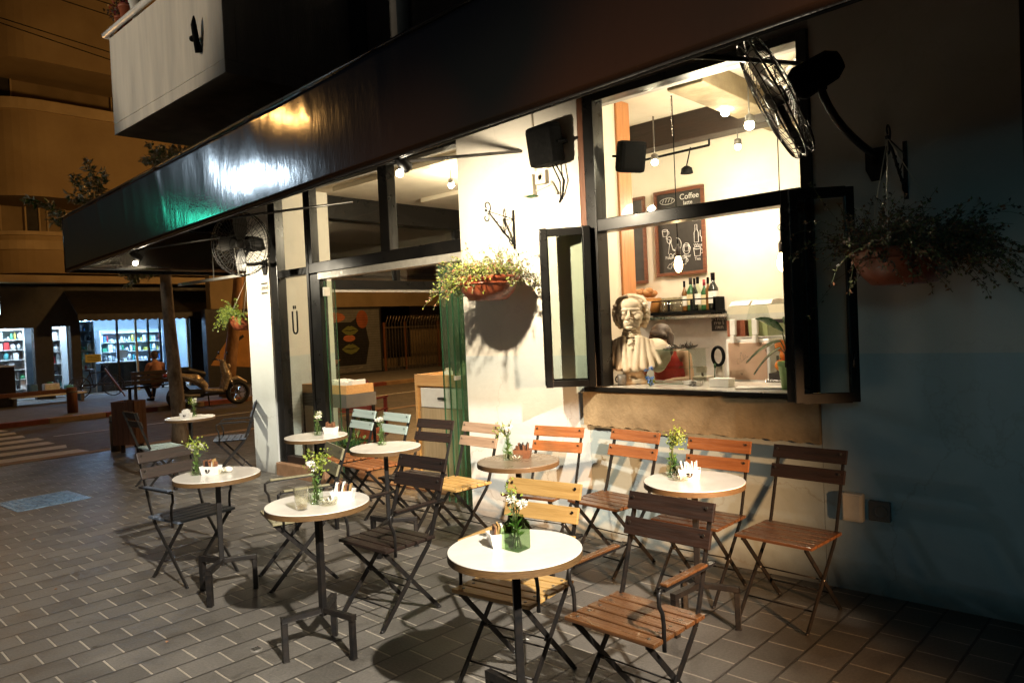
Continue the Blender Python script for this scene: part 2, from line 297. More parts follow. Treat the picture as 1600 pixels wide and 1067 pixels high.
# ------------------------------------------------------------------ mesh building
ICO = {}
class MB:
    def __init__(s): s.bm = bmesh.new(); s.mats = []
    def mi(s, m):
        if m is None: return 0
        m = M[m] if isinstance(m, str) else m
        if m not in s.mats: s.mats.append(m)
        return s.mats.index(m)
    def _set(s, fs, m, smooth=False):
        i = s.mi(m)
        for f in fs: f.material_index = i; f.smooth = smooth
    def box(s, lo, hi, m=None, bev=0, rot=None, c=None):
        lo, hi = V(lo), V(hi)
        r = bmesh.ops.create_cube(s.bm, size=1)
        vs = r['verts']; ce = (lo+hi)/2; d = hi-lo
        for v in vs: v.co = V((v.co.x*d.x, v.co.y*d.y, v.co.z*d.z))
        if rot is not None:
            q = rot.to_matrix() if isinstance(rot, Quaternion) else rot
            for v in vs: v.co = q @ v.co
        for v in vs: v.co += ce
        fs = list({f for v in vs for f in v.link_faces})
        if bev:
            es = list({e for v in vs for e in v.link_edges})
            rb = bmesh.ops.bevel(s.bm, geom=es, offset=bev, segments=2, affect='EDGES', profile=.6)
            fs = list({f for f in rb['faces']} | {f for v in rb['verts'] for f in v.link_faces})
        s._set(fs, m)
        return fs
    def bar(s, p, q, w, h, m=None, up=(0, 0, 1), bev=0):
        """rectangular bar from p to q; w across, h along up"""
        p, q = V(p), V(q); d = q-p; L = d.length; z = d.normalized(); u = V(up)
        x = u.cross(z)
        if x.length < 1e-4: x = V((1, 0, 0)).cross(z)
        x.normalize(); y = z.cross(x)
        rot = Matrix((x, y, z)).transposed(); c = (p+q)/2
        return s.box(c-V((w/2, h/2, L/2)), c+V((w/2, h/2, L/2)), m, bev, rot)
    def tube(s, pts, r, m=None, n=8, cap=True, closed=False):
        pts = [V(p) for p in pts]; N = len(pts)
        rs = r if isinstance(r, (list, tuple)) else [r]*N
        rings = []; prev = None
        for i, p in enumerate(pts):
            if closed: t = (pts[(i+1) % N]-pts[i-1])
            else: t = pts[min(i+1, N-1)]-pts[max(i-1, 0)]
            t.normalize()
            if prev is None:
                a = V((0, 0, 1)) if abs(t.z) < .9 else V((1, 0, 0))
                x = t.cross(a).normalized()
            else:
                x = prev-t*prev.dot(t)
                x = x.normalized() if x.length > 1e-5 else t.cross(V((0, 0, 1))).normalized()
            prev = x; y = t.cross(x)
            rings.append([s.bm.verts.new(p+x*(rs[i]*math.cos(2*PI*k/n))+y*(rs[i]*math.sin(2*PI*k/n))) for k in range(n)])
        fs = []
        for i in range(N if closed else N-1):
            a, b = rings[i], rings[(i+1) % N]
            for k in range(n): fs.append(s.bm.faces.new((a[k], a[(k+1) % n], b[(k+1) % n], b[k])))
        if cap and not closed:
            fs.append(s.bm.faces.new(rings[0][::-1])); fs.append(s.bm.faces.new(rings[-1]))
        s._set(fs, m, True)
        if cap and not closed:
            fs[-1].smooth = fs[-2].smooth = False
    def cyl(s, p, q, r, m=None, n=16, r2=None): s.tube([p, q], [r, r if r2 is None else r2], m, n)
    def lathe(s, prof, c=(0, 0, 0), m=None, n=24, ax=None, smooth=True, cap=True):
        """prof: list of (radius, height)"""
        c = V(c); q = V((0, 0, 1)).rotation_difference(V(ax)) if ax is not None else None
        rings = []
        for (r, z) in prof:
            ring = []
            for k in range(n):
                v = V((r*math.cos(2*PI*k/n), r*math.sin(2*PI*k/n), z))
                if q: v = q @ v
                ring.append(s.bm.verts.new(c+v))
            rings.append(ring)
        fs = []
        for a, b in zip(rings, rings[1:]):
            for k in range(n): fs.append(s.bm.faces.new((a[k], a[(k+1) % n], b[(k+1) % n], b[k])))
        s._set(fs, m, smooth)
        if cap:
            cf = [s.bm.faces.new(rings[0][::-1]), s.bm.faces.new(rings[-1])]
            s._set(cf, m)
    def sph(s, c, r, m=None, sub=2, rot=None):
        r = (r, r, r) if not isinstance(r, (tuple, list)) else r
        if sub not in ICO:
            t_ = bmesh.new(); bmesh.ops.create_icosphere(t_, subdivisions=sub, radius=1); t_.verts.index_update()
            ICO[sub] = ([v.co.copy() for v in t_.verts], [[v.index for v in f.verts] for f in t_.faces]); t_.free()
        co, fa = ICO[sub]; c = V(c); vs = []
        for q in co:
            w = V((q.x*r[0], q.y*r[1], q.z*r[2]))
            if rot is not None: w = rot @ w
            vs.append(s.bm.verts.new(w+c))
        s._set([s.bm.faces.new([vs[i] for i in f]) for f in fa], m, True)
    def prism(s, poly, z0, z1, m=None, axis='z', smooth=False):
        """poly of 2-D points extruded along an axis"""
        def P(a, b, t):
            return {'z': V((a, b, t)), 'y': V((a, t, b)), 'x': V((t, a, b))}[axis]
        A = [s.bm.verts.new(P(a, b, z0)) for a, b in poly]; B = [s.bm.verts.new(P(a, b, z1)) for a, b in poly]
        n = len(poly); fs = []
        for i in range(n): fs.append(s.bm.faces.new((A[i], A[(i+1) % n], B[(i+1) % n], B[i])))
        s._set(fs, m, smooth)
        cf = [s.bm.faces.new(A[::-1]), s.bm.faces.new(B)]
        s._set(cf, m)
    def quad(s, a, b, c, d, m=None):
        f = s.bm.faces.new([s.bm.verts.new(V(p)) for p in (a, b, c, d)]); s._set([f], m); return f
    def tri(s, a, b, c, m=None):
        f = s.bm.faces.new([s.bm.verts.new(V(p)) for p in (a, b, c)]); s._set([f], m)
    def build(s, name, m=None, parent=None, normals=True):
        if normals: bmesh.ops.recalc_face_normals(s.bm, faces=s.bm.faces[:])
        me = bpy.data.meshes.new(name); s.bm.to_mesh(me); s.bm.free()
        if m is not None and not s.mats: me.materials.append(M[m] if isinstance(m, str) else m)
        for k in s.mats: me.materials.append(k)
        o = bpy.data.objects.new(name, me); COL.objects.link(o)
        if parent is not None: o.parent = parent
        return o
def tag(o, label=None, cat=None, group=None, kind=None):
    if label: o['label'] = label
    if cat: o['category'] = cat
    if group: o['group'] = group
    if kind: o['kind'] = kind
    return o
def thing(name, label, cat, loc=(0, 0, 0), rz=0, group=None):
    o = bpy.data.objects.new(name, None); COL.objects.link(o); o.empty_display_size = .1
    o.location = loc; o.rotation_euler = (0, 0, rz)
    return tag(o, label, cat, group)
def boxpart(name, lo, hi, m, parent, bev=0):
    b = MB(); b.box(lo, hi, m, bev); return b.build(name, m, parent)
def blob(name, m, prims, parent=None, vox=.012, smooth=4, label=None):
    """overlapping ellipsoids ('e', centre, radii[, rot]) and tapering limbs ('c', p, q, r1, r2) fused into one skin"""
    b = MB()
    for p in prims:
        if p[0] == 'e': b.sph(p[1], tuple(p[2]) if isinstance(p[2], (tuple, list)) else p[2], m, 3, p[3] if len(p) > 3 else None)
        else:
            _, a, c, r1, r2 = p; a, c = V(a), V(c); n = max(2, int((c-a).length/(min(r1, r2)*.45))+1)
            for i in range(n+1):
                t = i/n; b.sph(a.lerp(c, t), r1+(r2-r1)*t, m, 2)
    o = b.build(name, m, parent)
    rm = o.modifiers.new('remesh', 'REMESH'); rm.mode = 'VOXEL'; rm.voxel_size = vox; rm.use_smooth_shade = True
    if smooth:
        sm = o.modifiers.new('smooth', 'SMOOTH'); sm.iterations = smooth; sm.factor = .5
    return o
def text(name, body, size, m, parent, mw, extrude=.0008, align='CENTER'):
    cu = bpy.data.curves.new(name, 'FONT'); cu.body = body; cu.size = size; cu.extrude = extrude; cu.align_x = align; cu.align_y = 'CENTER'
    cu.materials.append(M[m]); o = bpy.data.objects.new(name, cu); COL.objects.link(o)
    me = bpy.data.meshes.new_from_object(o); bpy.data.objects.remove(o); bpy.data.curves.remove(cu)
    if not me.materials: me.materials.append(M[m])
    o = bpy.data.objects.new(name, me); COL.objects.link(o)
    o.matrix_local = mw
    if parent is not None: o.parent = parent
    return o
def on_wall(x, y, z): return Matrix.Translation((x, y, z)) @ Matrix.Rotation(PI/2, 4, 'X')      # reads from -Y
def leafmesh(name, m, items, parent, fold=.25):
    """items: (pos, direction, up, length, width, material name or None)"""
    vs, fs, mi, mats = [], [], [], []
    for (p, d, u, L, w, mm) in items:
        d = d.normalized(); s_ = d.cross(u)
        if s_.length < 1e-4: s_ = d.orthogonal()
        s_.normalize(); n_ = s_.cross(d)
        k = len(vs); mid = p+d*(L*.45)
        vs += [p, mid+s_*(w/2)+n_*(w*fold), p+d*L-n_*(L*.08), mid-s_*(w/2)+n_*(w*fold)]
        fs += [(k, k+1, k+2), (k, k+2, k+3)]
        key = mm or m
        if key not in mats: mats.append(key)
        mi += [mats.index(key)]*2
    me = bpy.data.meshes.new(name); me.from_pydata(vs, [], fs)
    for k in mats: me.materials.append(M[k])
    me.polygons.foreach_set('material_index', mi); me.update()
    o = bpy.data.objects.new(name, me); COL.objects.link(o)
    if parent is not None: o.parent = parent
    return o
def rvec(r=rnd): 
    while True:
        v = V((r.uniform(-1, 1), r.uniform(-1, 1), r.uniform(-1, 1)))
        if .05 < v.length < 1: return v.normalized()
def arc(c, r, a0, a1, n, plane='xz', off=0):
    P = []
    for i in range(n+1):
        a = a0+(a1-a0)*i/n; u, w = r*math.cos(a), r*math.sin(a)
        P.append({'xz': V((c[0]+u, c[1], c[2]+w)), 'yz': V((c[0], c[1]+u, c[2]+w)), 'xy': V((c[0]+u, c[1]+w, c[2]))}[plane])
    return P
# ------------------------------------------------------------------ ground
def slab(name, lo, hi, m):
    return tag(boxpart(name, lo, hi, m, None), kind='structure')
RZ = -.05
g = MB(); g.quad((-90, -60, RZ), (60, -60, RZ), (60, 90, RZ), (-90, 90, RZ), 'asphalt'); tag(g.build('road'), kind='structure')
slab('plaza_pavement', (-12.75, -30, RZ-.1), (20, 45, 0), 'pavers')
slab('near_kerb', (-13.0, -30, RZ-.1), (-12.752, 45, .006), 'kerbstone')
slab('far_pavement', (-60, -40, RZ-.1), (-19.4, 60, .06), 'far_pave')
b = MB()
for i in range(34):
    y0 = -14+i*1.2
    b.box((-19.398, y0, RZ-.1), (-19.15, y0+1.19, .064), 'kerb_red' if i % 2 else 'kerbstone', .012)
tag(b.build('far_kerb'), kind='structure')
b = MB()
for i in range(7):
    x = -18.9+i*.84
    b.quad((x, -9, RZ+.004), (x+.44, -9, RZ+.004), (x+.44, -.55-.05*(i % 3), RZ+.004), (x, -.6+.06*(i % 2), RZ+.004), 'paint_white')
b.quad((-16.35, -.3, RZ+.004), (-16.25, -.3, RZ+.004), (-16.25, 20, RZ+.004), (-16.35, 20, RZ+.004), 'paint_white')
tag(b.build('crosswalk_paint', normals=False), kind='structure')
# metal access cover set in the pavers
cv = thing('access_cover', 'rectangular blue-lit metal access cover let into the pavers at the left', 'cover', (-9.4, -2.27, 0), rad(3))
b = MB(); b.box((-.36, -.36, -.02), (.36, .36, .006), 'cover_lit_blue', .004); b.build('frame', None, cv)
b = MB()
for i in range(9):
    for j in range(9):
        b.box((-.31+i*.07, -.31+j*.07, .004), (-.31+i*.07+.05, -.31+j*.07+.018, .011), 'cover_lit_blue', rot=Matrix.Rotation(rad(45 if (i+j) % 2 else -45), 3, 'Z'))
b.build('tread_plate', None, cv)
dr = thing('floor_drain', 'small dark round drain cap in a paver near the nearest left table', 'drain', (-3.8, -2.72, 0))
b = MB(); b.lathe([(.001, -.01), (.035, -.01), (.035, .004), (.03, .006), (.001, .006)], m='steel_grey'); b.build('rim', None, dr)
b = MB()
for k in (-1, 0, 1): b.box((k*.014-.003, -.022, .005), (k*.014+.003, .022, .0075), 'ink_black')
b.build('slot', None, dr)

# ------------------------------------------------------------------ cafe building
CAFE = thing('cafe_building', 'corner cafe with cream walls, black steel windows and a balcony above', 'building', (0, 0, 0))
FZ = .02                                                            # interior floor
boxpart('corner_pillar', (-8.9, 0, -.02), (-8.33, .38, 4.0), 'facade', CAFE)
boxpart('side_pillar', (-8.9, .383, -.02), (-8.58, 1.06, 4.0), 'facade', CAFE)
boxpart('pier_wall', (-4.88, 0, -.02), (-3.5, .34, 4.0), 'facade', CAFE)
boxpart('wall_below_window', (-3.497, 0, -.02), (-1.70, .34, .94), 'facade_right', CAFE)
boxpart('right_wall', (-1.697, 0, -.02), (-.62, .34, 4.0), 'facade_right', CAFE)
boxpart('recessed_wall', (-.617, .55, -.02), (12, .85, 4.0), 'shop_dark', CAFE)
boxpart('upper_wall', (-8.9, .02, 4.003), (12, .34, 11), 'upper', CAFE)
boxpart('lintel', (-8.327, .03, 3.46), (-4.883, .34, 4.0), 'upper', CAFE)
boxpart('window_lintel', (-3.497, .03, 3.46), (-1.7, .34, 4.0), 'upper', CAFE)
b = MB(); b.box((-6.42, -.012, 4.25), (-6.14, .019, 11), 'stripe_blue'); b.build('blue_pilaster', None, CAFE)
b = MB(); b.box((-5.62, -.012, 4.25), (-5.44, .019, 11), 'stripe_blue'); b.build('blue_pilaster', None, CAFE)
# raw concrete band under the counter window, broken edges
b = MB(); P = []
nx = 60
for i in range(nx+1):
    x = -3.53+(3.53-1.70)*i/nx
    P.append((x, .905-.012*((x+3.5)/1.8)+rnd.uniform(-.009, .006)))
top = [(-3.53+(3.53-1.70)*i/30, 1.165+rnd.uniform(-.006, .002)) for i in range(31)]
b.prism(P+top[::-1], -.035, .30, 'concrete', 'y')
b.build('concrete_parapet', None, CAFE)
b = MB(); b.box((-3.50, -.05, 1.17), (-1.70, .004, 1.203), 'frame_black', .004); b.box((-3.432, .006, 1.17), (-1.772, .62, 1.205), 'laminate', .003); b.build('counter_sill', None, CAFE)
# balcony over the awning
bal = MB()
bal.box((-9.15, -1.4, 4.13), (-6.4, .018, 4.25), 'balcony', .006)
bal.box((-9.15, -1.4, 4.252), (-6.4, -1.28, 5.24), 'balcony', .006)
bal.box((-9.15, -1.278, 4.252), (-9.03, .018, 5.24), 'balcony')
bal.box((-6.52, -1.278, 4.252), (-6.4, .018, 5.24), 'balcony')
BAL = bal.build('balcony', None, CAFE)
b = MB(); b.tube([(-9.22, -1.42, 5.29), (-6.38, -1.42, 5.29)], .035, 'white', 10); b.tube([(-9.2, -1.42, 5.29), (-9.2, 0, 5.29)], .035, 'white', 10); b.build('rail', None, BAL)
# spout on the balcony front
sp = thing('drain_spout', 'small black iron spout with rusty streak on the balcony face', 'spout', (-6.84, -1.42, 4.45))
b = MB(); b.tube([(-.02, 0, -.02), (0, -.03, .10), (.01, -.05, .22), (.02, -.05, .30)], [.035, .03, .028, .008], 'ink_black', 8); b.build('arm', None, sp)
b = MB(); b.sph((-.05, -.04, .11), (.035, .03, .03), 'ink_black', 2); b.build('bulb_cap', None, sp)
for i, (u, v, hh, rr, mm, fl) in enumerate([(198, 40, .22, .09, 'terracotta', True), (212, 22, .20, .08, 'white', False), (188, 52, .16, .07, 'terra_dark', False)]):
    p = at(u, v, 1, -1.36)
    t = thing('flower_pot', ['terracotta pot with red flowers on the balcony rail', 'white pot on the balcony rail behind the terracotta one', 'small brown pot at the corner of the balcony rail'][i], 'flower pot', (p.x, -1.34, 5.242))
    b = MB(); b.lathe([(rr*.65, 0), (rr, hh), (rr*1.1, hh), (rr*1.1, hh+.03), (rr*.85, hh+.03), (rr*.8, hh-.02)], m=mm, n=18); b.build('pot', None, t)
    if fl or i == 2:
        it = []
        for k in range(150):
            d = rvec(); d.z = abs(d.z)
            it.append((V((0, 0, hh+.03))+d*rnd.uniform(.02, .22), rvec(), V((0, 0, 1)), .05, .03, 'petal_red' if rnd.random() < .55 else 'leaf_dark'))
        leafmesh('flowers' if fl else 'foliage', 'leaf_dark', it, t)

# shop-front frames and panes
def pane(name, lo, hi, parent, m='glass_pane'): return boxpart(name, lo, hi, m, parent)
sf = MB()
sf.box((-8.326, .02, 0), (-8.17, .14, 3.46), 'frame_black', .006)
sf.box((-7.52, .02, .16), (-7.47, .14, 3.46), 'frame_black', .006)
sf.box((-7.46, .03, .16), (-7.27, .13, 2.40), 'frame_black', .004)
sf.box((-8.168, .03, 2.41), (-7.522, .13, 2.50), 'frame_black', .006)
sf.box((-7.466, .02, 2.41), (-4.883, .14, 2.53), 'frame_black', .006)
sf.box((-8.168, .03, 3.40), (-7.522, .13, 3.46), 'frame_black')
sf.box((-7.466, .03, 3.40), (-4.883, .13, 3.46), 'frame_black')
sf.box((-6.10, .025, 2.532), (-5.95, .135, 3.398), 'frame_black', .006)
sf.box((-7.466, .03, 2.532), (-7.40, .13, 3.398), 'frame_black')
sf.box((-8.168, .03, .16), (-7.522, .13, .24), 'wood_dark', .004)
SF = sf.build('shop_front_frame', None, CAFE)
b = MB(); b.box((-7.265, .005, 2.33), (-4.883, .10, 2.405), 'alu', .004); b.build('sliding_track', None, SF)
b = MB(); b.box((-8.326, -.04, -.02), (-7.25, .2, .155), 'stone_step', .012); b.build('stone_step', None, SF)
for lo, hi in (((-8.166, .07, .242), (-7.524, .08, 2.408)), ((-8.166, .07, 2.502), (-7.524, .08, 3.398)), ((-7.398, .07, 2.532), (-6.102, .08, 3.398)), ((-5.948, .07, 2.532), (-4.885, .08, 3.398))):
    pane('pane', lo, hi, SF)
b = MB(); q = [V((-.05, 0, .12)), V((-.05, 0, .0)), V((-.048, 0, -.10))]+[V((-.048*math.cos(k*PI/8), 0, -.10-.05*math.sin(k*PI/8))) for k in range(1, 8)]+[V((.048, 0, -.10)), V((.05, 0, .0)), V((.05, 0, .12))]
b.tube([p+V((-7.885, .064, 1.88)) for p in q], .011, 'ink_black', 6); b.build('glass_lettering', None, SF)
for s_ in (-1, 1): boxpart('glass_lettering', (-7.885+s_*.02-.010, .060, 2.025), (-7.885+s_*.02+.010, .068, 2.065), 'ink_black', SF)
# folding glass door leaves stacked open
for i, x in enumerate((-7.215, -5.26, -5.17, -5.09, -5.01, -4.94)):
    yw = .19 if i == 0 else .50
    d = MB(); d.box((x-.006, .06, .05), (x+.006, yw, 2.31), 'glass_green'); D = d.build('glass_door_leaf', None, CAFE)
    e = MB(); e.box((x-.0065, .052, .05), (x+.0065, .060, 2.31), 'edge_green'); e.box((x-.0065, yw+.001, .05), (x+.0065, yw+.008, 2.31), 'edge_green'); e.build('edge_strip', None, D)
    if i in (0, 3):
        k = MB(); k.box((x-.012, .04, 2.14 if i == 0 else 1.22), (x+.012, .12, 2.24 if i == 0 else 1.26), 'alu', .004); k.build('hinge_clip', None, D)

# counter window: frame, transom light, open folding casements
wf = MB()
wf.box((-3.497, .0, 1.207), (-3.435, .10, 3.458), 'wood_plank_v', .004)
wf.box((-3.433, -.02, 1.207), (-3.335, .12, 3.458), 'frame_black', .006)
wf.box((-1.77, -.02, 1.207), (-1.70, .12, 3.458), 'frame_black', .006)
wf.box((-3.333, -.02, 2.40), (-1.772, .12, 2.495), 'frame_black', .006)
wf.box((-3.333, -.01, 3.40), (-1.772, .11, 3.458), 'frame_black', .004)
WF = wf.build('counter_window_frame', None, CAFE)
pane('pane', (-3.33, .045, 2.497), (-1.775, .053, 3.398), WF)
def casement(parent, hx, hy, ang, w, z0, z1, fold):
    """a leaf hinged at (hx, hy), running at angle ang"""
    d = V((math.cos(ang), math.sin(ang), 0)); t = .05; p = V((hx, hy, 0))
    f = MB()
    def bar(a, b2, za, zb):
        f.bar(p+d*a+V((0, 0, za)), p+d*b2+V((0, 0, zb)), .045, t, 'frame_black', up=(0, 0, 1) if za == zb else tuple(d), bev=.004)
    bar(t/2, t/2, z0, z1); bar(w-t/2, w-t/2, z0, z1)
    bar(t, w-t, z0+t/2, z0+t/2); bar(t, w-t, z1-t/2, z1-t/2)
    F = f.build('casement', None, parent)
    g_ = MB(); n = V((-d.y, d.x, 0))*.003
    a, c = p+d*t, p+d*(w-t)
    g_.bar(a+V((0, 0, (z0+z1)/2)), c+V((0, 0, (z0+z1)/2)), .006, z1-z0-2*t, 'glass_pane'); g_.build('pane', None, F)
    q = p+d*(w-.03)
    for zz in (z0+.25, z1-.25):
        h = MB(); h.cyl(q+V((0, -.0, zz-.05))-n*11, q+V((0, 0, zz+.05))-n*11, .012, 'frame_black', 8); h.build('hinge', None, F)
    return F
casement(WF, -3.385, -.045, rad(213), .385, 1.215, 2.44, 1)
casement(WF, -3.42, -.015, rad(211), .385, 1.225, 2.455, 1)
casement(WF, -1.750, -.05, rad(-87), .31, 1.19, 2.43, 1)
casement(WF, -1.712, -.365, rad(35), .36, 1.18, 2.425, 1)

# interior shell
boxpart('interior_floor', (-8.88, .345, -.04), (-.63, 5.6, FZ), 'cafe_floor', CAFE)
boxpart('ceiling', (-8.88, .345, 3.62), (-.63, 5.6, 3.72), 'ceil', CAFE)
boxpart('kitchen_back_wall', (-5.35, 2.25, FZ), (-.63, 2.4, 3.618), 'plaster', CAFE)
boxpart('tile_splashback', (-5.2, 2.232, FZ), (-.7, 2.249, 1.72), 'tile_white', CAFE)
boxpart('kitchen_side_wall', (-.78, .345, FZ), (-.63, 2.248, 3.618), 'plaster', CAFE)
boxpart('pier_return', (-3.78, .345, FZ), (-3.62, .70, 3.618), 'plaster', CAFE)
boxpart('rear_wall', (-8.58, 5.45, FZ), (-.63, 5.6, 3.618), 'plaster', CAFE)
boxpart('timber_post', (-3.80, .702, FZ), (-3.60, .90, 3.618), 'wood_post', CAFE, .004)
b = MB(); b.box((-5.3, 1.55, 3.36), (-.8, 1.75, 3.617), 'wood_dark', .01); b.build('ceiling_beam', None, CAFE)
b = MB(); b.box((-2.9, .36, 3.44), (-2.6, 2.24, 3.617), 'concrete', .01); b.build('ceiling_beam', None, CAFE)
b = MB(); b.tube([(-1.9, .5, 3.52), (-3.1, 2.1, 3.52)], .022, 'alu', 8); b.tube([(-1.86, .56, 3.50), (-3.06, 2.16, 3.50)], .016, 'alu', 8); b.build('ceiling_pipe', None, CAFE)
b = MB(); b.box((-8.2, .9, 3.56), (-4.4, 1.0, 3.617), 'ceil'); b.box((-8.2, 2.4, 3.56), (-4.4, 2.55, 3.617), 'ceil'); b.build('ceiling_batten', None, CAFE)
# side facade towards the cross street: open below, dark glazed transoms above
sd = MB()
sd.box((-8.9, 1.062, 2.33), (-8.76, 5.0, 2.46), 'frame_black', .006)
sd.box((-8.9, 1.062, 3.30), (-8.7, 5.45, 3.617), 'frame_black', .01)
for y in (1.062, 2.35, 3.62, 4.93): sd.box((-8.89, y, 2.462), (-8.78, y+.07, 3.298), 'frame_black', .004)
sd.box((-8.9, 5.0, -.02), (-8.6, 5.45, 3.298), 'facade')
SD = sd.build('side_glazing_frame', None, CAFE)
b = MB(); b.box((-8.87, 1.065, 2.29), (-8.80, 4.998, 2.328), 'alu'); b.build('sliding_track', None, SD)
for y0, y1 in ((1.134, 2.348), (2.422, 3.618), (3.692, 4.928)): pane('pane', (-8.85, y0, 2.464), (-8.84, y1, 3.296), SD, 'glass_dark')
# ------------------------------------------------------------------ awning
AW = thing('awning', 'long dark vinyl awning with a deep glossy valance over the terrace', 'awning', (-10.49, -1.6, 0))
def zb(x): return 2.64+.0285*x
def zt(x): return 3.34+.0365*x
def sheet(name, pts, m, parent, th=.006):
    """grid of points -> thick sheet"""
    me = bpy.data.meshes.new(name); nr, nc = len(pts), len(pts[0])
    vs = [p for r in pts for p in r]; fs = [(i*nc+j, i*nc+j+1, (i+1)*nc+j+1, (i+1)*nc+j) for i in range(nr-1) for j in range(nc-1)]
    me.from_pydata(vs, [], fs); me.materials.append(M[m])
    for p in me.polygons: p.use_smooth = True
    o = bpy.data.objects.new(name, me); COL.objects.link(o); o.parent = parent
    s_ = o.modifiers.new('thick', 'SOLIDIFY'); s_.thickness = th; s_.offset = 1
    return o
fr = random.Random(5)
folds = [(fr.uniform(0, 14), fr.uniform(.05, .22), fr.uniform(.5, 1.0), fr.uniform(-.3, .3)) for _ in range(46)]
def sag(x, t):
    y = .006*math.sin(x*1.3)*math.sin(t*PI)+.003*math.sin(x*2.1+1)
    for fx, w, a, sl in folds:
        d = (x-fx-sl*(1-t))/w
        if abs(d) < 2.5: y += .0035*a*math.exp(-d*d*3)*t**1.5
    return y
L = 14.0; NX = 420; NT = 14
rows = []
for j in range(NT+1):
    t = j/NT; row = []
    for i in range(NX+1):
        x = L*i/NX
        row.append(V((x, -sag(x, t)+.002*math.sin(x*4)*(1-t), zb(x)+(zt(x)-zb(x))*t)))
    rows.append(row)
sheet('front_valance', rows, 'vinyl', AW)
rows = []
for j in range(7):
    t = j/6; rows.append([V((-.001, 6.6*i/80, 2.64+.7*t+.012*t*math.sin(i*1.1))) for i in range(81)])
sheet('side_valance', rows, 'vinyl', AW)
rows = [[V((L*i/40, 0.003+1.59*j/6, zt(L*i/40)-.006+.42*j/6)) for i in range(41)] for j in range(7)]
sheet('roof_sheet', rows, 'vinyl', AW)
rows = [[V((.003+1.585*j/4, 1.6+5*i/10, 3.33+.4*j/4)) for i in range(11)] for j in range(5)]
sheet('side_roof_sheet', rows, 'vinyl', AW)
b = MB()
b.tube([(0, .02, zb(0)+.01), (L, .02, zb(L)+.01)], .016, 'frame_black', 8)
b.tube([(0, .005, zt(0)), (L, .005, zt(L))], .018, 'frame_black', 8)
b.tube([(.01, 0, 2.65), (.01, 6.6, 2.65)], .016, 'frame_black', 8)
b.tube([(.01, 0, 2.64), (.01, 0, 3.34)], .016, 'frame_black', 8)
for x in (1.7, 4.0, 6.4, 8.8, 11.2, 13.4): b.tube([(x, .03, zb(x)+.03), (x, 1.58, zb(x)+.34)], .014, 'frame_black', 6)
b.build('support_frame', None, AW)
b = MB(); b.bar((1.55, 1.62, 2.52), (.12, 1.38, 2.49), .05, .035, 'alu', bev=.004); b.build('bracket_arm', None, AW)
b = MB()
for x in (.9, 1.5): b.tube([(x, 1.5+.08*(x-.9), 2.52), (x, 1.5, 2.9)], .008, 'alu', 6)
b.build('hanger_rod', None, AW)

# ------------------------------------------------------------------ wall things
def wall_fan(label, plate, arm_mid, hub, axis, R=.36):
    """plate: wall point; hub: cage centre; axis: blow direction"""
    t = thing('wall_fan', label, 'fan', plate, 0, 'large wall fans under the awning')
    P0 = V(plate); H = V(hub)-P0; A = V(axis).normalized(); Mi = V(arm_mid)-P0
    q = V((0, 0, 1)).rotation_difference(A)
    b = MB(); b.prism([(-.055, .09), (.055, .09), (.055, -.03), (.025, -.10), (-.025, -.10), (-.055, -.03)], -.02, -.002, 'steel_black', 'y'); b.build('wall_plate', None, t)
    back = H-A*.24
    pts = [V((0, -.02, 0)), V((0, -.05, .05))]
    for i in range(1, 9):
        s_ = i/8; pts.append((V((0, -.05, .05))*(1-s_)**2+Mi*2*s_*(1-s_)+back*s_*s_))
    b = MB(); b.tube(pts, .022, 'steel_black', 8); b.build('arm', None, t)
    b = MB(); b.tube([H-A*.10, H-A*.14, H-A*.32, H-A*.37], [.07, .095, .085, .05], 'plastic_black', 16); b.box(back-V((.04, .04, .09)), back-V((-.04, -.04, .02)), 'plastic_black', .01); b.build('motor', None, t)
    b = MB()
    b.lathe([(.001, -.06), (.05, -.055), (.055, .03), (.03, .05), (.001, .052)], H, 'steel_grey', 16, A)
    x = q @ V((1, 0, 0)); y = q @ V((0, 1, 0))
    for k in range(4):
        a = k*PI/2+.4; r_ = x*math.cos(a)+y*math.sin(a); s_ = -x*math.sin(a)+y*math.cos(a)
        prof = [(.05, .035), (.14, .07), (.24, .085), (.31, .06)]
        for (r0, w0), (r1, w1) in zip(prof, prof[1:]):
            b.quad(H+r_*r0-s_*w0-A*.02, H+r_*r1-s_*w1-A*.02, H+r_*r1+s_*w1+A*.025, H+r_*r0+s_*w0+A*.025, 'steel_grey')
    B = b.build('blades', None, t)
    so = B.modifiers.new('thick', 'SOLIDIFY'); so.thickness = .004
    b = MB()
    ring = lambda r, h, rr: b.tube([H+A*h+(x*math.cos(2*PI*k/40)+y*math.sin(2*PI*k/40))*r for k in range(40)], rr, 'steel_black', 5, closed=True)
    ring(R, .0, .006); ring(R*.985, .045, .004); ring(R*.985, -.045, .004); ring(R*.62, .075, .003); ring(R*.62, -.078, .003); ring(.09, .085, .004)
    for k in range(44):
        a = 2*PI*k/44; r_ = x*math.cos(a)+y*math.sin(a)
        b.tube([H+r_*.07+A*.085, H+r_*(R*.62)+A*.075, H+r_*(R*.93)+A*.058, H+r_*R+A*.025, H+r_*R-A*.025, H+r_*(R*.93)-A*.058, H+r_*(R*.62)-A*.078, H+r_*.09-A*.09], .0022, 'steel_black', 4, cap=False)
    b.build('cage', None, t)
    return t
wall_fan('black wall fan seen edge-on beside the top right of the counter window', (-1.33, -.0, 2.56), (-1.40, -.62, 2.72), (-1.66, -.62, 2.90), (-.86, -.34, -.43))
wall_fan('wall fan with brown blades on the white corner pillar at the left', (-8.40, 0, 2.57), (-8.30, -.5, 2.50), (-8.10, -.46, 2.80), (.45, -.86, -.10), .37)

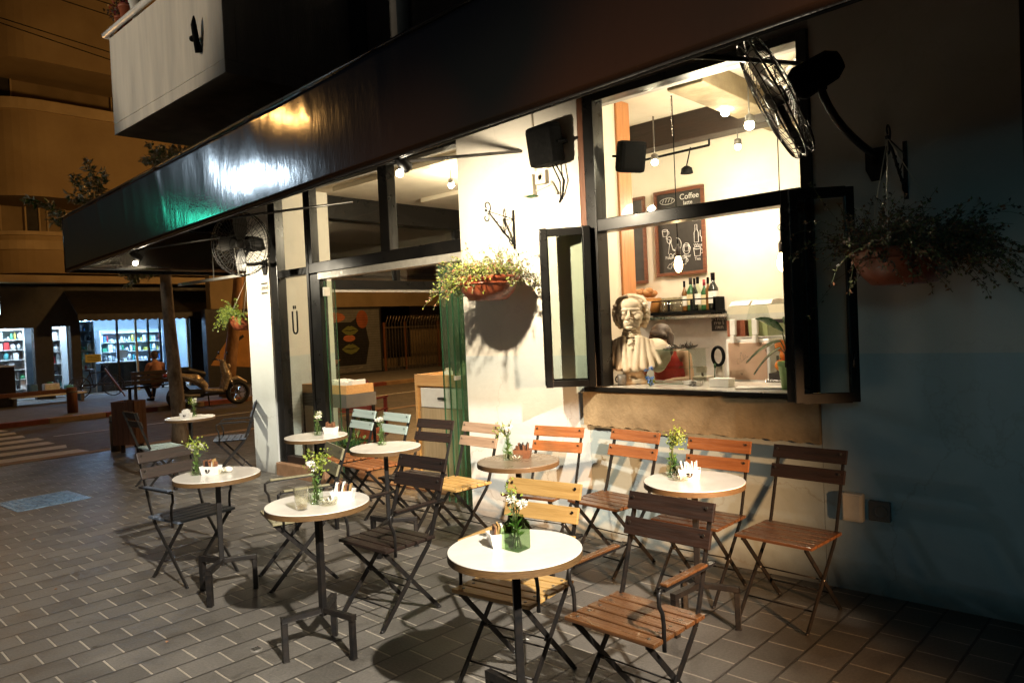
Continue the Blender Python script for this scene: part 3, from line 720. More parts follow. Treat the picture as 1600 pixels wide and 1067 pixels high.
def speaker(name, label, loc, rz, tilt, s=1.0):
    t = thing(name, label, 'speaker', loc, rz)
    R_ = Matrix.Rotation(tilt, 3, 'X')
    b = MB(); b.box(V((-.155, -.24, -.17))*s, V((.155, -.08, .17))*s, 'plastic_black', .045*s, None)
    for v in b.bm.verts: v.co = R_ @ v.co
    b.build('cabinet', None, t)
    b = MB(); b.tube([R_ @ (V(p)*s) for p in ((.16, -.16, .0), (.19, -.10, .0), (.12, -.02, .0), (-.12, -.02, 0), (-.19, -.10, 0), (-.16, -.16, 0))], .012*s, 'plastic_black', 6); b.build('bracket', None, t)
    b = MB(); b.box(V((-.06, -.03, -.06))*s, V((.06, -.001, .06))*s, 'plastic_black', .006); b.build('wall_plate', None, t)
    return t
spk = speaker('wall_speaker', 'black box speaker high on the cream pier wall', (-3.69, 0, 3.14), rad(-8), rad(8), .94)
b = MB(); b.tube([(.02, -.10, -.17), (.03, -.03, -.30), (.01, -.012, -.42), (-.01, -.01, -.46)], .006, 'ink_black', 6); b.tube([(.06, -.10, -.17), (.08, -.03, -.30), (.04, -.012, -.40), (-.01, -.01, -.46)], .006, 'ink_black', 6); b.build('cable', None, spk)
speaker('wall_speaker', 'black speaker tilted on its hoop bracket behind the counter window glass', (-3.30, .34, 3.02), rad(62), rad(14), .72)

jb = thing('junction_box', 'ivory junction box with socket and conduit on the pier wall', 'junction box', (-3.97, 0, 2.86))
b = MB(); b.box((-.085, -.06, -.085), (.035, -.001, .085), 'white_plastic', .008); b.build('box', None, jb)
b = MB(); b.box((.055, -.05, -.01), (.165, -.001, .10), 'white_plastic', .006); b.lathe([(.02, -.004), (.035, 0), (.035, .006), (.024, .006), (.02, .0)], (.11, -.05, .045), 'white_plastic', 16, (0, -1, 0)); b.build('socket', None, jb)
b = MB(); b.tube([(.03, -.01, .02), (.022, -.01, .62)], .009, 'white_plastic', 6); b.tube([(.0, -.012, -.055), (.2, -.012, -.02)], .008, 'white_plastic', 6); b.build('conduit', None, jb)
b = MB(); b.box((-.04, -.05, -.102), (.05, -.01, -.087), 'leaf_deep', .004); b.tube([(.2, -.02, .0), (.26, -.02, -.11)], .012, 'white_plastic', 6); b.build('clip', None, jb)

def flower_bracket(label, loc):
    t = thing('flower_bracket', label, 'bracket', loc, 0, 'scrolled wrought iron basket brackets')
    b = MB(); b.box((-.012, -.008, -.17), (.012, -.001, .16), 'steel_black', .002)
    b.tube([(0, -.01, -.13), (0, -.14, -.03), (0, -.30, .115)], .008, 'steel_black', 6)
    b.tube([(0, -.008, .085), (0, -.31, .125)], .004, 'steel_black', 5)
    b.tube([(0, -.008, .09), (0, -.09, .0), (0, -.12, -.02)], .004, 'steel_black', 5)
    b.build('arm', None, t)
    for pts in ([V((0, -.32+.045*math.cos(a)*(1-k/22), .165+.05*math.sin(a)*(1-k/22))) for k in range(16) for a in [-1.2+k*.36]], [V((0, -.335+.04*math.cos(a)*(1-k/22), .07+.042*math.sin(a)*(1-k/22))) for k in range(16) for a in [1.3-k*.36]], [V((0, -.04+.03*math.cos(a), -.10+.03*math.sin(a))) for k in range(10) for a in [k*.6]]):
        b = MB(); b.tube(pts, .0055, 'steel_black', 6); b.build('scroll', None, t)
    for s_ in (.25, .4, .55, .7): b = MB(); b.sph((0, -.01-.29*s_, -.13+.245*s_), .013, 'steel_black', 1); b.build('knot', None, t)
    return t
flower_bracket('black scrolled iron bracket on the brightly lit cream pier', (-4.21, 0, 2.53))
flower_bracket('black iron bracket on the dark wall right of the counter window', (-1.175, 0, 2.50))

def hanging_basket(label, loc, seed, mats, R=.25, n=900, spread=.42, droop=(-.3, 0), hook=None, bowl='terra_dark', up=.14):
    r = random.Random(seed)
    t = thing('hanging_basket', label, 'hanging plant', loc)
    b = MB()
    prof = [(R*.42, -.16), (R*.62, -.155), (R*.86, -.09), (R*.97, -.02), (R*1.0, .0), (R*1.04, .005), (R*1.04, .03), (R*.98, .032), (R*.93, .0), (R*.5, -.03)]
    b.lathe(prof, m=bowl, n=36); b.lathe([(R*.985, -.032), (R*1.0, -.03), (R*1.0, -.024), (R*.985, -.022)], m=bowl, n=36, cap=False)
    b.build('bowl', None, t)
    if hook is not None:
        h = V(hook)-V(loc); b = MB()
        for k in range(3):
            a = 2*PI*k/3+.5; b.tube([V((R*math.cos(a), R*math.sin(a), .02)), h], .0025, 'white_plastic' if bowl != 'x' else 'steel_black', 4)
        b.sph(h, .014, 'steel_black', 1); b.build('hanger', None, t)
    st = MB(); items = []
    for k in range(int(n/7)):
        a = r.uniform(0, 2*PI); rr = R*math.sqrt(r.random())*.9
        p = V((rr*math.cos(a), rr*math.sin(a), .0)); out = V((math.cos(a), math.sin(a), 0))
        dr_ = V((droop[0], droop[1], 0))*r.random()
        L_ = r.uniform(.07, .17)+spread*.30*r.random()**2.5
        v = (out*r.uniform(.2, .9)+V((0, 0, r.uniform(.35, 1.1)))+dr_*1.4+rvec(r)*.3).normalized()
        pts = [p]; hang = r.random() < .42
        for s_ in range(6):
            v = (v+V((dr_.x*.25, dr_.y*.25, -.30 if hang else -.12))+rvec(r)*.16).normalized()
            q = pts[-1]+v*(L_/5*(1.35 if hang else 1))
            if loc[1]+q.y > -.02: q.y = -.02-loc[1]
            pts.append(q)
        st.tube(pts, .0013, 'stem', 3, cap=False)
        for q, q2 in zip(pts, pts[1:]):
            for _ in range(r.choice((3, 4, 5))):
                d = (rvec(r)+(q2-q).normalized()*.5)
                items.append((q.lerp(q2, r.random())+rvec(r)*.008, d, rvec(r), r.uniform(.014, .028), r.uniform(.009, .017), r.choice(mats)))
    st.build('stems', None, t)
    leafmesh('foliage', mats[0], items, t)
    return t
hanging_basket('brown bowl basket of trailing yellow-green plant on the lit cream pier', (-4.21, -.35, 2.085), 3, ['leaf_yellow', 'leaf_olive', 'leaf_olive', 'leaf_russet', 'leaf_yellow'], n=3000, droop=(-.62, -.05), hook=(-4.21, -.335, 2.66), spread=.5)
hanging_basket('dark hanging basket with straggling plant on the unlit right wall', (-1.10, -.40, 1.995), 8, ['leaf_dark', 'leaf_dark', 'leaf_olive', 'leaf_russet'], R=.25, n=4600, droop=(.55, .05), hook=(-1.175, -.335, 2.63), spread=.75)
hanging_basket('bright green hanging plant on the side of the corner pillar', (-9.25, .10, 1.97), 21, ['leaf_yellow', 'leaf', 'leaf_yellow'], R=.17, n=900, droop=(-.1, -.1), hook=(-9.1, .12, 2.5), bowl='terracotta')

# address plate of three printed lines on the pillar
sg = thing('address_plate', 'small cream plate with three printed lines on the corner pillar', 'sign', (-8.44, 0, 2.31))
boxpart('plate', (-.085, -.006, -.085), (.085, -.001, .085), 'white_plastic', sg, .002)
for tx, sz, dz in (('LIBRAE', .058, 0),):
    text('lettering', tx, sz, 'ink_black', sg, Matrix.Translation((0, -.0075, dz)) @ Matrix.Rotation(PI/2, 4, 'X'))
b = MB()
for dz in (.058, -.058):
    for k in range(9): b.box((-.078+k*.0172, -.0078, dz-.010), (-.078+k*.0172+.012, -.0062, dz+.010), 'ink_black')
b.build('printed_row', None, sg)
# sockets low on the right wall
o1 = thing('outlet_box', 'grey-green weatherproof outlet box low on the dark right wall', 'outlet', (-1.515, 0, .525))
b = MB(); b.box((-.06, -.065, -.085), (.06, -.001, .085), 'white_plastic', .012); b.build('box', None, o1)
b = MB(); b.box((-.05, -.072, -.07), (.05, -.0655, .075), 'white_plastic', .004); b.build('lid', None, o1)
o2 = thing('wall_socket', 'square wall socket with round face beside the outlet box', 'socket', (-1.37, 0, .515))
b = MB(); b.box((-.06, -.035, -.06), (.06, -.001, .06), 'steel_grey', .008); b.build('plate', None, o2)
b = MB(); b.lathe([(.02, 0), (.036, 0), (.036, .008), (.03, .008), (.026, .001)], (0.01, -.036, 0), 'steel_grey', 20, (0, -1, 0)); b.build('socket_face', None, o2)

# twin exterior spot lamps on the awning edge and the bulb at its left end
def spot_lamp(label, loc, aim, c, p, size, name='spot_lamp', bare=.026):
    t = thing(name, label, 'lamp', loc, 0, 'spot lamps under the awning edge')
    A = (V(aim)-V(loc)).normalized()
    b = MB(); b.lathe([(.02, -.11), (.035, -.10), (.045, 0), (.045, .02), (.038, .02), (.034, -.02)], m='steel_black', n=18, ax=A); b.tube([A*-.05, V((0, 0, .10))], .008, 'steel_black', 6); b.build('housing', None, t)
    b = MB(); b.lathe([(.001, -.006), (.033, -.006), (.03, .002), (.001, .006)], m='lamp_face', n=16, ax=A); b.build('lens', None, t)
    b = MB(); b.sph(V((0, -.05, -.055)), bare, 'lamp_face', 2); b.build('bulb', None, t)
    b = MB(); b.tube([V((0, -.05, -.03)), V((0, -.03, .02)), V((0, 0, .05))], .010, 'steel_black', 6); b.build('bulb_holder', None, t)
    l = bpy.data.lights.new('spot_beam', 'SPOT'); l.energy = p; l.color = c; l.spot_size = rad(size); l.spot_blend = .9; l.shadow_soft_size = .03
    o = bpy.data.objects.new('spot_beam', l); COL.objects.link(o); o.parent = t
    o.location = A*.05; o.rotation_euler = A.to_track_quat('-Z', 'Y').to_euler()
    return t
M['lamp_face'] = emit('lamp_lens', (1, .88, .66), 60)
M['bulb_hot'] = emit('track_bulb', (1, .84, .56), 260)
M['bulb_warm'] = emit('filament_bulb', (1, .66, .30), 28)
M['fluor'] = emit('shop_tube_light', (.60, .80, 1.0), 260)
M['lightbox'] = emit('lit_sign_face', (.60, .88, 1.0), 7)
# ------------------------------------------------------------------ bistro chairs
ZS, ZB, DEP, LEAN, HW = .467, .911, .36, .150, .215
def chair(label, x, y, facing, wd, arms=False, wseat=None, group='folding bistro chairs on the terrace', sc=1.0):
    """faces -Y before turning"""
    t = thing('bistro_chair', label, 'chair', (x, y, 0), rad(facing+90), group)
    ws = wseat or wd
    h = DEP/2
    b = MB(); n = 5; w = (DEP+.03)/n
    for i in range(n):
        y0 = -h-.015+i*w
        b.box((-HW-.012, y0+.005, ZS-.018), (HW+.012, y0+w-.006, ZS), ws, .004)
        for s_ in (-1, 1): b.cyl((s_*(HW-.035), y0+w/2, ZS-.002), (s_*(HW-.035), y0+w/2, ZS+.0022), .008, 'screw', 8)
    b.build('seat', None, t)
    def back(z):                                                    # y of the upright at height z
        return h+.005+LEAN*(z-ZS)/(ZB-ZS)
    b = MB(); sl = Matrix.Rotation(-math.atan2(LEAN, ZB-ZS), 3, 'X')
    for zc, hh in ((ZB-.042, .082), (ZB-.152, .082)):
        yc = back(zc)-.016
        c = V((0, yc, zc)); bw = HW+.008
        b.box(c-V((bw, .008, hh/2)), c+V((bw, .008, hh/2)), wd, .004, sl)
        for s_ in (-1, 1):
            for dz in (-.018, .018):
                q = c+V((s_*(HW-.022), -.0085, dz)); b.cyl(q, q+V((0, -.003, 0)), .0075, 'screw', 8)
    b.build('backrest', None, t)
    for s_ in (-1, 1):
        b = MB(); X = s_*(HW-.018)
        p = [(X, back(ZB-.008), ZB-.008), (X, back(ZS+.02), ZS+.02), (X, h-.02, ZS-.05), (X, -h-.03, .012)]
        for a, c in zip(p, p[1:]): b.bar(a, c, .009, .026, 'steel_black', up=(0, 1, .25))
        b.sph((X, -h-.035, .010), (.013, .018, .010), 'steel_black', 1)
        b.build('leg', None, t)
        b = MB(); X = s_*(HW-.032)
        b.bar((X, -h+.01, ZS-.022), (X, h+.05, .012), .009, .024, 'steel_black', up=(0, 1, .25))
        b.sph((X, h+.055, .010), (.013, .018, .010), 'steel_black', 1)
        b.cyl((X-.014*s_, .005, .235), (X+.022*s_, .005, .235), .009, 'screw', 8)
        b.build('leg', None, t)
        b = MB(); b.bar((s_*(HW-.03), -h, ZS-.026), (s_*(HW-.03), h+.01, ZS-.026), .012, .014, 'steel_black'); b.build('seat_rail', None, t)
        if arms:
            b = MB(); X = s_*(HW+.012); ya = back(.665)
            b.bar((X, ya+.012, .668), (X, -h+.055, .662), .030, .010, 'steel_black', bev=.003)
            b.box((X-.017, -h+.07, .6685), (X+.017, ya-.05, .681), ws if wd != 'wood_blue' else 'steel_black', .004)
            q = [V((X, -h+.055, .660)), V((X, -h+.035, .652)), V((X, -h+.036, .60)), V((X, -h+.055, .57)), V((X, -h+.062, .52)), V((X, -h+.06, ZS-.05))]
            b.tube(q, .0095, 'steel_black', 6)
            b.build('armrest', None, t)
    b = MB(); b.tube([(-HW+.02, -h*.62, .095), (HW-.02, -h*.62, .095)], .005, 'steel_black', 6)
    b.tube([(-HW+.03, h*.75, .125), (HW-.03, h*.75, .125)], .005, 'steel_black', 6)
    b.tube([(-HW+.02, .008, .237), (HW-.02, .008, .237)], .004, 'steel_black', 6); b.build('stretcher', None, t)
    return t
chair('dark brown chair with bare dark backrest at the far right against the dim wall', -1.70, -.575, -94, 'wood_dark', wseat='wood_walnut')
chair('walnut armchair nearest the camera, turned towards the front table', -1.75, -2.07, -92, 'wood_dark', True, 'wood_walnut')
chair('near-black armchair with its back between the two middle tables', -3.60, -1.95, -89, 'wood_dark', True)
chair('ochre armchair tucked under the nearest round table', -2.42, -2.10, -83, 'wood_ochre', True)
chair('orange-brown chair left of the right-hand white table by the wall', -3.01, -.46, -96, 'wood_orange', wseat='wood_walnut')
chair('orange-brown chair behind the right-hand white table by the wall', -2.28, -.54, -90, 'wood_orange', wseat='wood_walnut')
chair('orange-brown chair right of the brown-topped table by the pier', -3.59, -.53, -82, 'wood_orange', wseat='wood_walnut')
chair('grey-brown chair by the green glass doors left of the brown-topped table', -4.38, -.66, -92, 'wood_grey', wseat='wood_ochre')
chair('black slatted chair in front of the service cabinet with the white drawer', -4.92, -.66, -86, 'wood_dark')
chair('teal-backed chair right of the terracotta planter, with orange-brown seat', -5.72, -.50, -94, 'wood_teal', wseat='wood_orange')
chair('teal-backed chair standing in front of the terracotta planter', -6.31, -.46, -96, 'wood_teal', wseat='wood_orange')
chair('olive weathered armchair behind the table with the drinking glass', -4.66, -1.95, -108, 'wood_olive', True)
chair('blue-grey armchair beside the white corner pillar, facing the farthest table', -8.92, -.30, -122, 'wood_blue', True)
chair('black armchair seen from its back at the far-left white table', -5.36, -2.36, 8, 'wood_dark', True, 'wood_blue')
chair('dark chair with pale lit seat in front of the wooden bin', -9.05, -1.12, 88, 'wood_dark', wseat='wood_teal')

# ------------------------------------------------------------------ round tables
HT, TR = .812, .275
def table(label, x, y, ang, top='laminate'):
    t = thing('round_table', label, 'table', (x, y, 0), rad(ang), 'round bistro tables on the terrace')
    b = MB()
    b.lathe([(TR, HT-.032), (TR, HT-.004)], m='edge_ply', n=64, smooth=True, cap=False)
    b.lathe([(TR-.001, HT-.0045), (TR, HT-.004), (TR-.003, HT)], m=top, n=64)
    b.lathe([(TR, HT-.032), (.02, HT-.0325)], m='edge_ply', n=64, cap=False)
    b.build('tabletop', None, t)
    b = MB(); b.box((-.016, -.016, .20), (.016, .016, HT-.04), 'steel_black', .003); b.box((-.08, -.08, HT-.040), (.08, .08, HT-.033), 'steel_black'); b.build('column', None, t)
    for k in range(3):
        a = 2*PI*k/3; d = V((math.cos(a), math.sin(a), 0))
        b = MB(); b.bar(d*.012+V((0, 0, .232)), d*.222+V((0, 0, .222)), .030, .030, 'steel_black', bev=.003)
        b.bar(d*.207+V((0, 0, .2075)), d*.207+V((0, 0, .004)), .030, .030, 'steel_black', up=tuple(d), bev=.003)
        b.build('leg', None, t)
    return t
TB = dict(T1=(-2.03, -2.49), T2=(-3.46, -2.50), T3=(-4.78, -2.43), T4=(-8.59, -.95), T5=(-5.72, -1.08), T6=(-4.63, -1.15), T7=(-3.31, -1.06), T8=(-2.03, -1.02))
table('nearest round table with glossy pale top and green square vase', *TB['T1'], 52)
table('round white table carrying a drinking glass and yellow-green sprigs', *TB['T2'], 12)
table('round white table in front of the black armchair seen from behind', *TB['T3'], 72)
table('farthest round white table beside the tree trunk', *TB['T4'], 30)
table('round white table in front of the glazed shop front and step', *TB['T5'], 10)
table('round white table in front of the two teal-backed chairs', *TB['T6'], 60)
table('round table with a brown top by the cream pier', *TB['T7'], 20, 'laminate_brown')
table('round white table below the concrete parapet, with emblem caddy', *TB['T8'], 22)
def tp(u, v): p = at(u, v, 2, HT); return V((p.x, p.y, HT+.0006))

def vase(label, pos, h, seed, white=3, sprig=0, square=False, green=6, wide=.034):
    r = random.Random(seed)
    t = thing('flower_vase', label, 'vase', pos, r.uniform(0, 6), 'flower vases on the tables')
    b = MB(); gm = 'glass_vase_green' if square else 'glass_vase'; hb = h*.62
    if square:
        b.lathe([(.001, .002), (wide*1.25, .002), (wide*1.3, .01), (wide*1.3, hb*.8), (wide*.75, hb*.95), (wide*.7, hb*1.05)], m=gm, n=4, smooth=False, cap=False)
    else:
        b.lathe([(.001, .002), (wide*.95, .002), (wide, .01), (wide*.98, hb*.58), (wide*.55, hb*.82), (wide*.50, hb*.98), (wide*.58, hb)], m=gm, n=20, cap=False)
    b.build('bottle', None, t)
    st = MB(); fl = []; gl = []; tips = []
    for k in range(white+sprig+2):
        a = r.uniform(0, 2*PI); top = V((math.cos(a), math.sin(a), 0))*r.uniform(.01, .05)+V((0, 0, h*r.uniform(.84, 1.0)))
        if k >= white: top = V((math.cos(a), math.sin(a), 0))*r.uniform(.015, .05)+V((0, 0, h*r.uniform(.92, 1.18)))
        base = V((r.uniform(-1, 1)*wide*.5, r.uniform(-1, 1)*wide*.5, .01)); neck = V((r.uniform(-1, 1)*wide*.3, r.uniform(-1, 1)*wide*.3, hb))
        st.tube([base, neck, top], .0022, 'stem', 5); tips.append((top, k < white, k < white+sprig))
        for _ in range(green):
            s_ = r.random(); q = base.lerp(neck, s_*1.4) if s_ < .6 else neck.lerp(top, (s_-.6)/.4*.8)
            gl.append((q, (rvec(r)+V((0, 0, .7))), rvec(r), r.uniform(.02, .045), r.uniform(.007, .014), 'leaf'))
    for top, w, sp_ in tips:
        if w:
            for _ in range(70):
                d = rvec(r); d.z = d.z*.6+.25; fl.append((top+d*.004, d, rvec(r), r.uniform(.014, .026), .008, 'petal'))
        elif sp_:
            for _ in range(45):
                q = top+V((r.gauss(0, .02), r.gauss(0, .02), r.gauss(-.012, .022))); fl.append((q, rvec(r), rvec(r), .016, .011, 'leaf_yellow'))
    st.build('stem', None, t)
    leafmesh('blossom', 'petal', fl, t); leafmesh('leaves', 'leaf', gl, t)
    return t
vase('green square bottle vase with one white bloom on the nearest table', tp(809, 858), .215, 1, 2, 1, True, 10, .040)
vase('tall vase of white flowers and bright yellow-green sprigs beside the drinking glass', tp(495, 787), .225, 2, 2, 4, green=7)
vase('vase with white bloom and green sprig on the far-left table', tp(308, 742), .20, 3, 2, 3, green=7)
vase('small vase with white flowers on the farthest table', tp(303, 651), .20, 4, 3, 1)
vase('vase of thin white sprigs on the table by the shop-front step', tp(497, 680), .19, 5, 3, 1)
vase('vase of white blooms on the table before the teal chairs', tp(597, 695), .22, 6, 4, 0)
vase('vase with big white bloom on the brown-topped table', tp(794, 718), .225, 7, 4, 1, green=9)
vase('vase of yellow-green sprigs beside the emblem caddy', tp(1052, 745), .225, 8, 0, 5, green=10, wide=.036)

def caddy(label, pos, rz, seed, col='white', fill='mixed', emblem=False):
    r = random.Random(seed)
    t = thing('sachet_caddy', label, 'caddy', pos, rz, 'sugar caddies on the tables')
    b = MB(); w, d, h = .062, .040, .058
    P0 = [(-w*.8, -d*.8), (w*.8, -d*.8), (w*.8, d*.8), (-w*.8, d*.8)]; P1 = [(-w, -d), (w, -d), (w, d), (-w, d)]
    th = .88
    for i in range(4):
        j = (i+1) % 4
        o0, o1 = V((*P0[i], 0)), V((*P0[j], 0)); t0, t1 = V((*P1[i], h)), V((*P1[j], h))
        if i in (1, 3): pass
        b.quad(o0, o1, t1, t0, col); i0, i1, j0, j1 = [V((q.x*th, q.y*th, q.z)) for q in (o0, o1, t0, t1)]
        b.quad(i1, i0, j0, j1, col); b.quad(t0, t1, j1, j0, col)
    b.quad(*[V((*q, .003)) for q in P0], col)
    b.build('dish', None, t)
    if emblem:
        b = MB(); b.lathe([(.001, 0), (.018, 0), (.018, .0015), (.001, .0015)], (0, -d*.92, .034), 'dark_ink', 20, (0, -1, .18))
        b.tube([V((.004*math.sin(k*.5), -d*.92-.0035, .022+k*.003)) for k in range(9)], .0022, 'paper', 5); b.build('emblem', None, t)
    for k in range(9):
        c = {'mixed': r.choice(['paper', 'brown_sachet', 'paper', 'gold_sachet', 'dark_ink']), 'white': 'paper', 'brown': r.choice(['brown_sachet', 'brown_sachet', 'dark_ink'])}[fill]
        b = MB(); x = -w*.62+k*w*1.24/8; a = Matrix.Rotation(r.uniform(-.3, .3), 3, 'X') @ Matrix.Rotation(r.uniform(-.25, .25), 3, 'Y')
        b.box((x-.0035, -.018, .02), (x+.0035, .018, .02+r.uniform(.062, .085)), c, 0, a)
        b.build('sachet', None, t)
    return t
caddy('blue-white caddy of dark and white sachets beside the green square vase', tp(786, 852), rad(60), 1, 'white', 'mixed')
caddy('white boat caddy full of brown and white sachets beside the drinking glass', tp(537, 782), rad(40), 2)
caddy('white caddy with brown paper sachet on the far-left table', tp(330, 741), rad(30), 3, emblem=True)
caddy('small white caddy on the farthest table beside the tree', tp(291, 653), rad(35), 4, fill='white', emblem=True)
caddy('white bowl of brown sachets on the table by the shop-front step', tp(517, 677), rad(20), 5, fill='brown')
caddy('brown sachet caddy on the brown-topped table', tp(817, 715), rad(30), 6, 'brown_sachet', 'brown')
caddy('white caddy with dark oval emblem on the table under the parapet', tp(1078, 748), rad(28), 7, fill='white', emblem=True)
def ashtray(label, pos, s=1.0):
    t = thing('glass_ashtray', label, 'ashtray', pos, 0, 'glass ashtrays on the tables')
    b = MB(); b.lathe([(.001, .002), (.042*s, .002), (.048*s, .02), (.05*s, .034), (.043*s, .034), (.038*s, .012), (.001, .008)], m='glass_tumbler', n=10, smooth=False, cap=False); b.build('dish', None, t)
    b = MB()
    for k in range(3): b.tube([V((.015*math.cos(k*2.1), .015*math.sin(k*2.1), .012)), V((.03*math.cos(k*2.1+.5), .03*math.sin(k*2.1+.5), .03))], .004, 'paper', 6)
    b.build('stub', None, t)
ashtray('clear glass ashtray between vase and sachets on the drinking-glass table', tp(513, 788), 1.1)
ashtray('clear glass ashtray beside the emblem caddy under the parapet', tp(1064, 750))
ashtray('clear glass ashtray beside the vase on the brown-topped table', tp(806, 719))
ashtray('clear glass ashtray beside the caddy on the far-left table', tp(347, 739), .9)
t = thing('drinking_glass', 'ribbed clear tumbler with a little yellow drink left in it', 'glass', tp(472, 796))
b = MB(); b.lathe([(.001, .003), (.031, .003), (.036, .05), (.0365, .055), (.0385, .058), (.040, .115)], m='glass_tumbler', n=24, cap=False)
b.lathe([(.0375, .1145), (.034, .056), (.029, .012), (.001, .012)], m='glass_tumbler', n=24, cap=False); b.build('tumbler', None, t)
M['drink'] = glass('yellow_drink', (.85, .72, .30), 1.5); b = MB(); b.lathe([(.001, .013), (.028, .013), (.0285, .022), (.001, .022)], m='drink', n=20, cap=False); b.build('drink', None, t)
t = thing('crumpled_napkin', 'crumpled white paper napkin beside the caddy on the far-left table', 'napkin', tp(357, 738))
r = random.Random(4); b = MB(); b.sph((0, 0, .022), (.034, .026, .020), 'paper', 3)
for v in b.bm.verts: v.co += v.normal*r.uniform(-.006, .006); v.co.z = max(v.co.z, .001)
b.build('paper', None, t)

# ------------------------------------------------------------------ seen through the open door
sc_ = thing('condiment_stand', 'grey metal stand with a pine tray on top just inside the door', 'stand', (-7.92, .62, FZ))
b = MB(); b.box((-.52, -.22, .79), (.52, .22, .95), 'steel_grey', .004); b.build('body', None, sc_)
for x in (-.49, .49):
    for y in (-.19, .19): boxpart('leg', (x-.014, y-.014, 0), (x+.014, y+.014, .789), 'steel_black', sc_)
b = MB()
for lo, hi in (((-.50, -.2, .952), (.50, -.18, 1.06)), ((-.50, .18, .952), (.50, .2, 1.06)), ((-.50, -.179, .952), (-.48, .179, 1.06)), ((.48, -.179, .952), (.50, .179, 1.06)), ((-.479, -.179, .952), (.479, .179, .962))): b.box(lo, hi, 'wood_light', .003)
b.build('tray', None, sc_)
t = thing('napkin_pile', 'pile of white napkins in the pine tray', 'napkins', (-7.66, .62, FZ+.963)); r = random.Random(2); b = MB()
for k in range(9): b.box((-.22+k*.05, -.10, 0), (-.22+k*.05+.045, .10, .115+r.uniform(0, .04)), 'paper', .01, Matrix.Rotation(r.uniform(-.2, .2), 3, 'Y'))
b.build('sheets', None, t)
t = thing('straw_cup', 'cup of dark straws and stirrers standing in the pine tray', 'cup', (-8.02, .55, FZ+.963)); r = random.Random(3)
b = MB(); b.lathe([(.03, 0), (.04, .12), (.036, .12), (.027, .006)], m='white', n=16); b.build('cup', None, t)
for k in range(8):
    b = MB(); a = r.uniform(0, 6.3); b.tube([(.012*math.cos(a), .012*math.sin(a), .01), (.05*math.cos(a), .05*math.sin(a), .27)], .004, 'ink_black' if k % 3 else 'paper', 6); b.build('straw', None, t)
cb = thing('service_cabinet', 'pine cabinet with a white drawer and plywood front inside the door', 'cabinet', (-5.86, .78, FZ))
b = MB(); b.box((-.40, -.2, .0), (.40, .3, .84), 'wood_ply', .003); b.build('body', None, cb)
b = MB(); b.box((-.44, -.23, 0), (-.405, .3, 1.20), 'wood_light', .004); b.box((.405, -.23, 0), (.44, .3, 1.20), 'wood_light', .004); b.box((-.403, -.23, 1.075), (.403, -.20, 1.20), 'wood_light', .004); b.box((-.403, -.198, 1.06), (.403, .3, 1.10), 'wood_light', .004); b.build('frame', None, cb)
d = boxpart('drawer', (-.36, -.215, .845), (.38, .28, 1.055), 'white', cb, .004)
b = MB(); b.tube([(.06, -.24, .95), (.0, -.235, .95), (-.05, -.24, .95)], .012, 'steel_black', 8); b.tube([(0, -.235, .95), (0, -.21, .95)], .008, 'steel_black', 6); b.build('knob', None, d)
for k, (x, y, h) in enumerate(((-.02, -.1, .16), (.1, .02, .2), (.2, -.12, .13), (.28, .05, .22))):
    t = thing('storage_jar', ['short pale jar at the left of the cabinet top', 'medium pale jar behind on the cabinet top', 'squat pale jar in front on the cabinet top', 'tall pale jar at the right of the cabinet top'][k], 'jar', (-5.86+x, .78+y, FZ+1.101))
    b = MB(); b.lathe([(.045, 0), (.05, .01), (.05, h*.75), (.035, h*.85), (.035, h*.9)], m='white', n=18); b.build('jar', None, t)
    b = MB(); b.lathe([(.038, h*.901), (.038, h), (.001, h+.004)], m='white_plastic', n=18); b.build('lid', None, t)
pt = thing('planter', 'square orange terracotta planter behind the teal-backed chairs', 'planter', (-8.02, 1.12, FZ), rad(8))
b = MB(); b.lathe([(.17, 0), (.235, .40), (.235, .44), (.205, .44), (.20, .40), (.001, .39)], m='terracotta', n=4, smooth=False); b.build('pot', None, pt)
it = []; r = random.Random(9)
for k in range(160): d = rvec(r); d.z = abs(d.z)+.5; it.append((V((r.uniform(-.1, .1), r.uniform(-.1, .1), .40)), d, rvec(r), r.uniform(.12, .30), .03, 'leaf_deep'))
leafmesh('foliage', 'leaf_deep', it, pt)
pt = thing('potted_plant', 'bushy dark green plant in a small pot behind the shop-step table', 'plant', (-7.36, .36, FZ))
b = MB(); b.lathe([(.09, 0), (.13, .22), (.14, .24), (.12, .24), (.11, .2), (.001, .19)], m='steel_grey', n=20); b.build('pot', None, pt)
it = []
for k in range(420): d = rvec(r); d.z = abs(d.z)*.9+.15; it.append((V((0, 0, .22))+d*r.uniform(.02, .27), (d+rvec(r)*.6), rvec(r), r.uniform(.07, .13), .04, r.choice(['leaf_deep', 'leaf', 'leaf_deep'])))
leafmesh('foliage', 'leaf_deep', it, pt)
b = MB()
for k in range(9): d = rvec(r); d.z = abs(d.z)+.4; b.tube([(0, 0, .18), V((0, 0, .2))+d*.28], .005, 'stem', 5)
b.build('stem', None, pt)
rc = thing('slatted_garden_chair', 'dark red slatted chair on the side pavement beyond the open door', 'chair', (-10.0, 2.45, 0), rad(205))
b = MB()
for k in range(8):
    z = .48+k*.058; yb = .22+.10*k/8; b.box((-.34, yb-.012, z), (.34, yb+.012, z+.045), 'red_slat', .003)
b.build('backrest', None, rc)
b = MB()
for k in range(7): b.box((-.34, -.30+k*.075, .42), (.34, -.30+k*.075+.06, .445), 'red_slat', .003)
b.build('seat', None, rc)
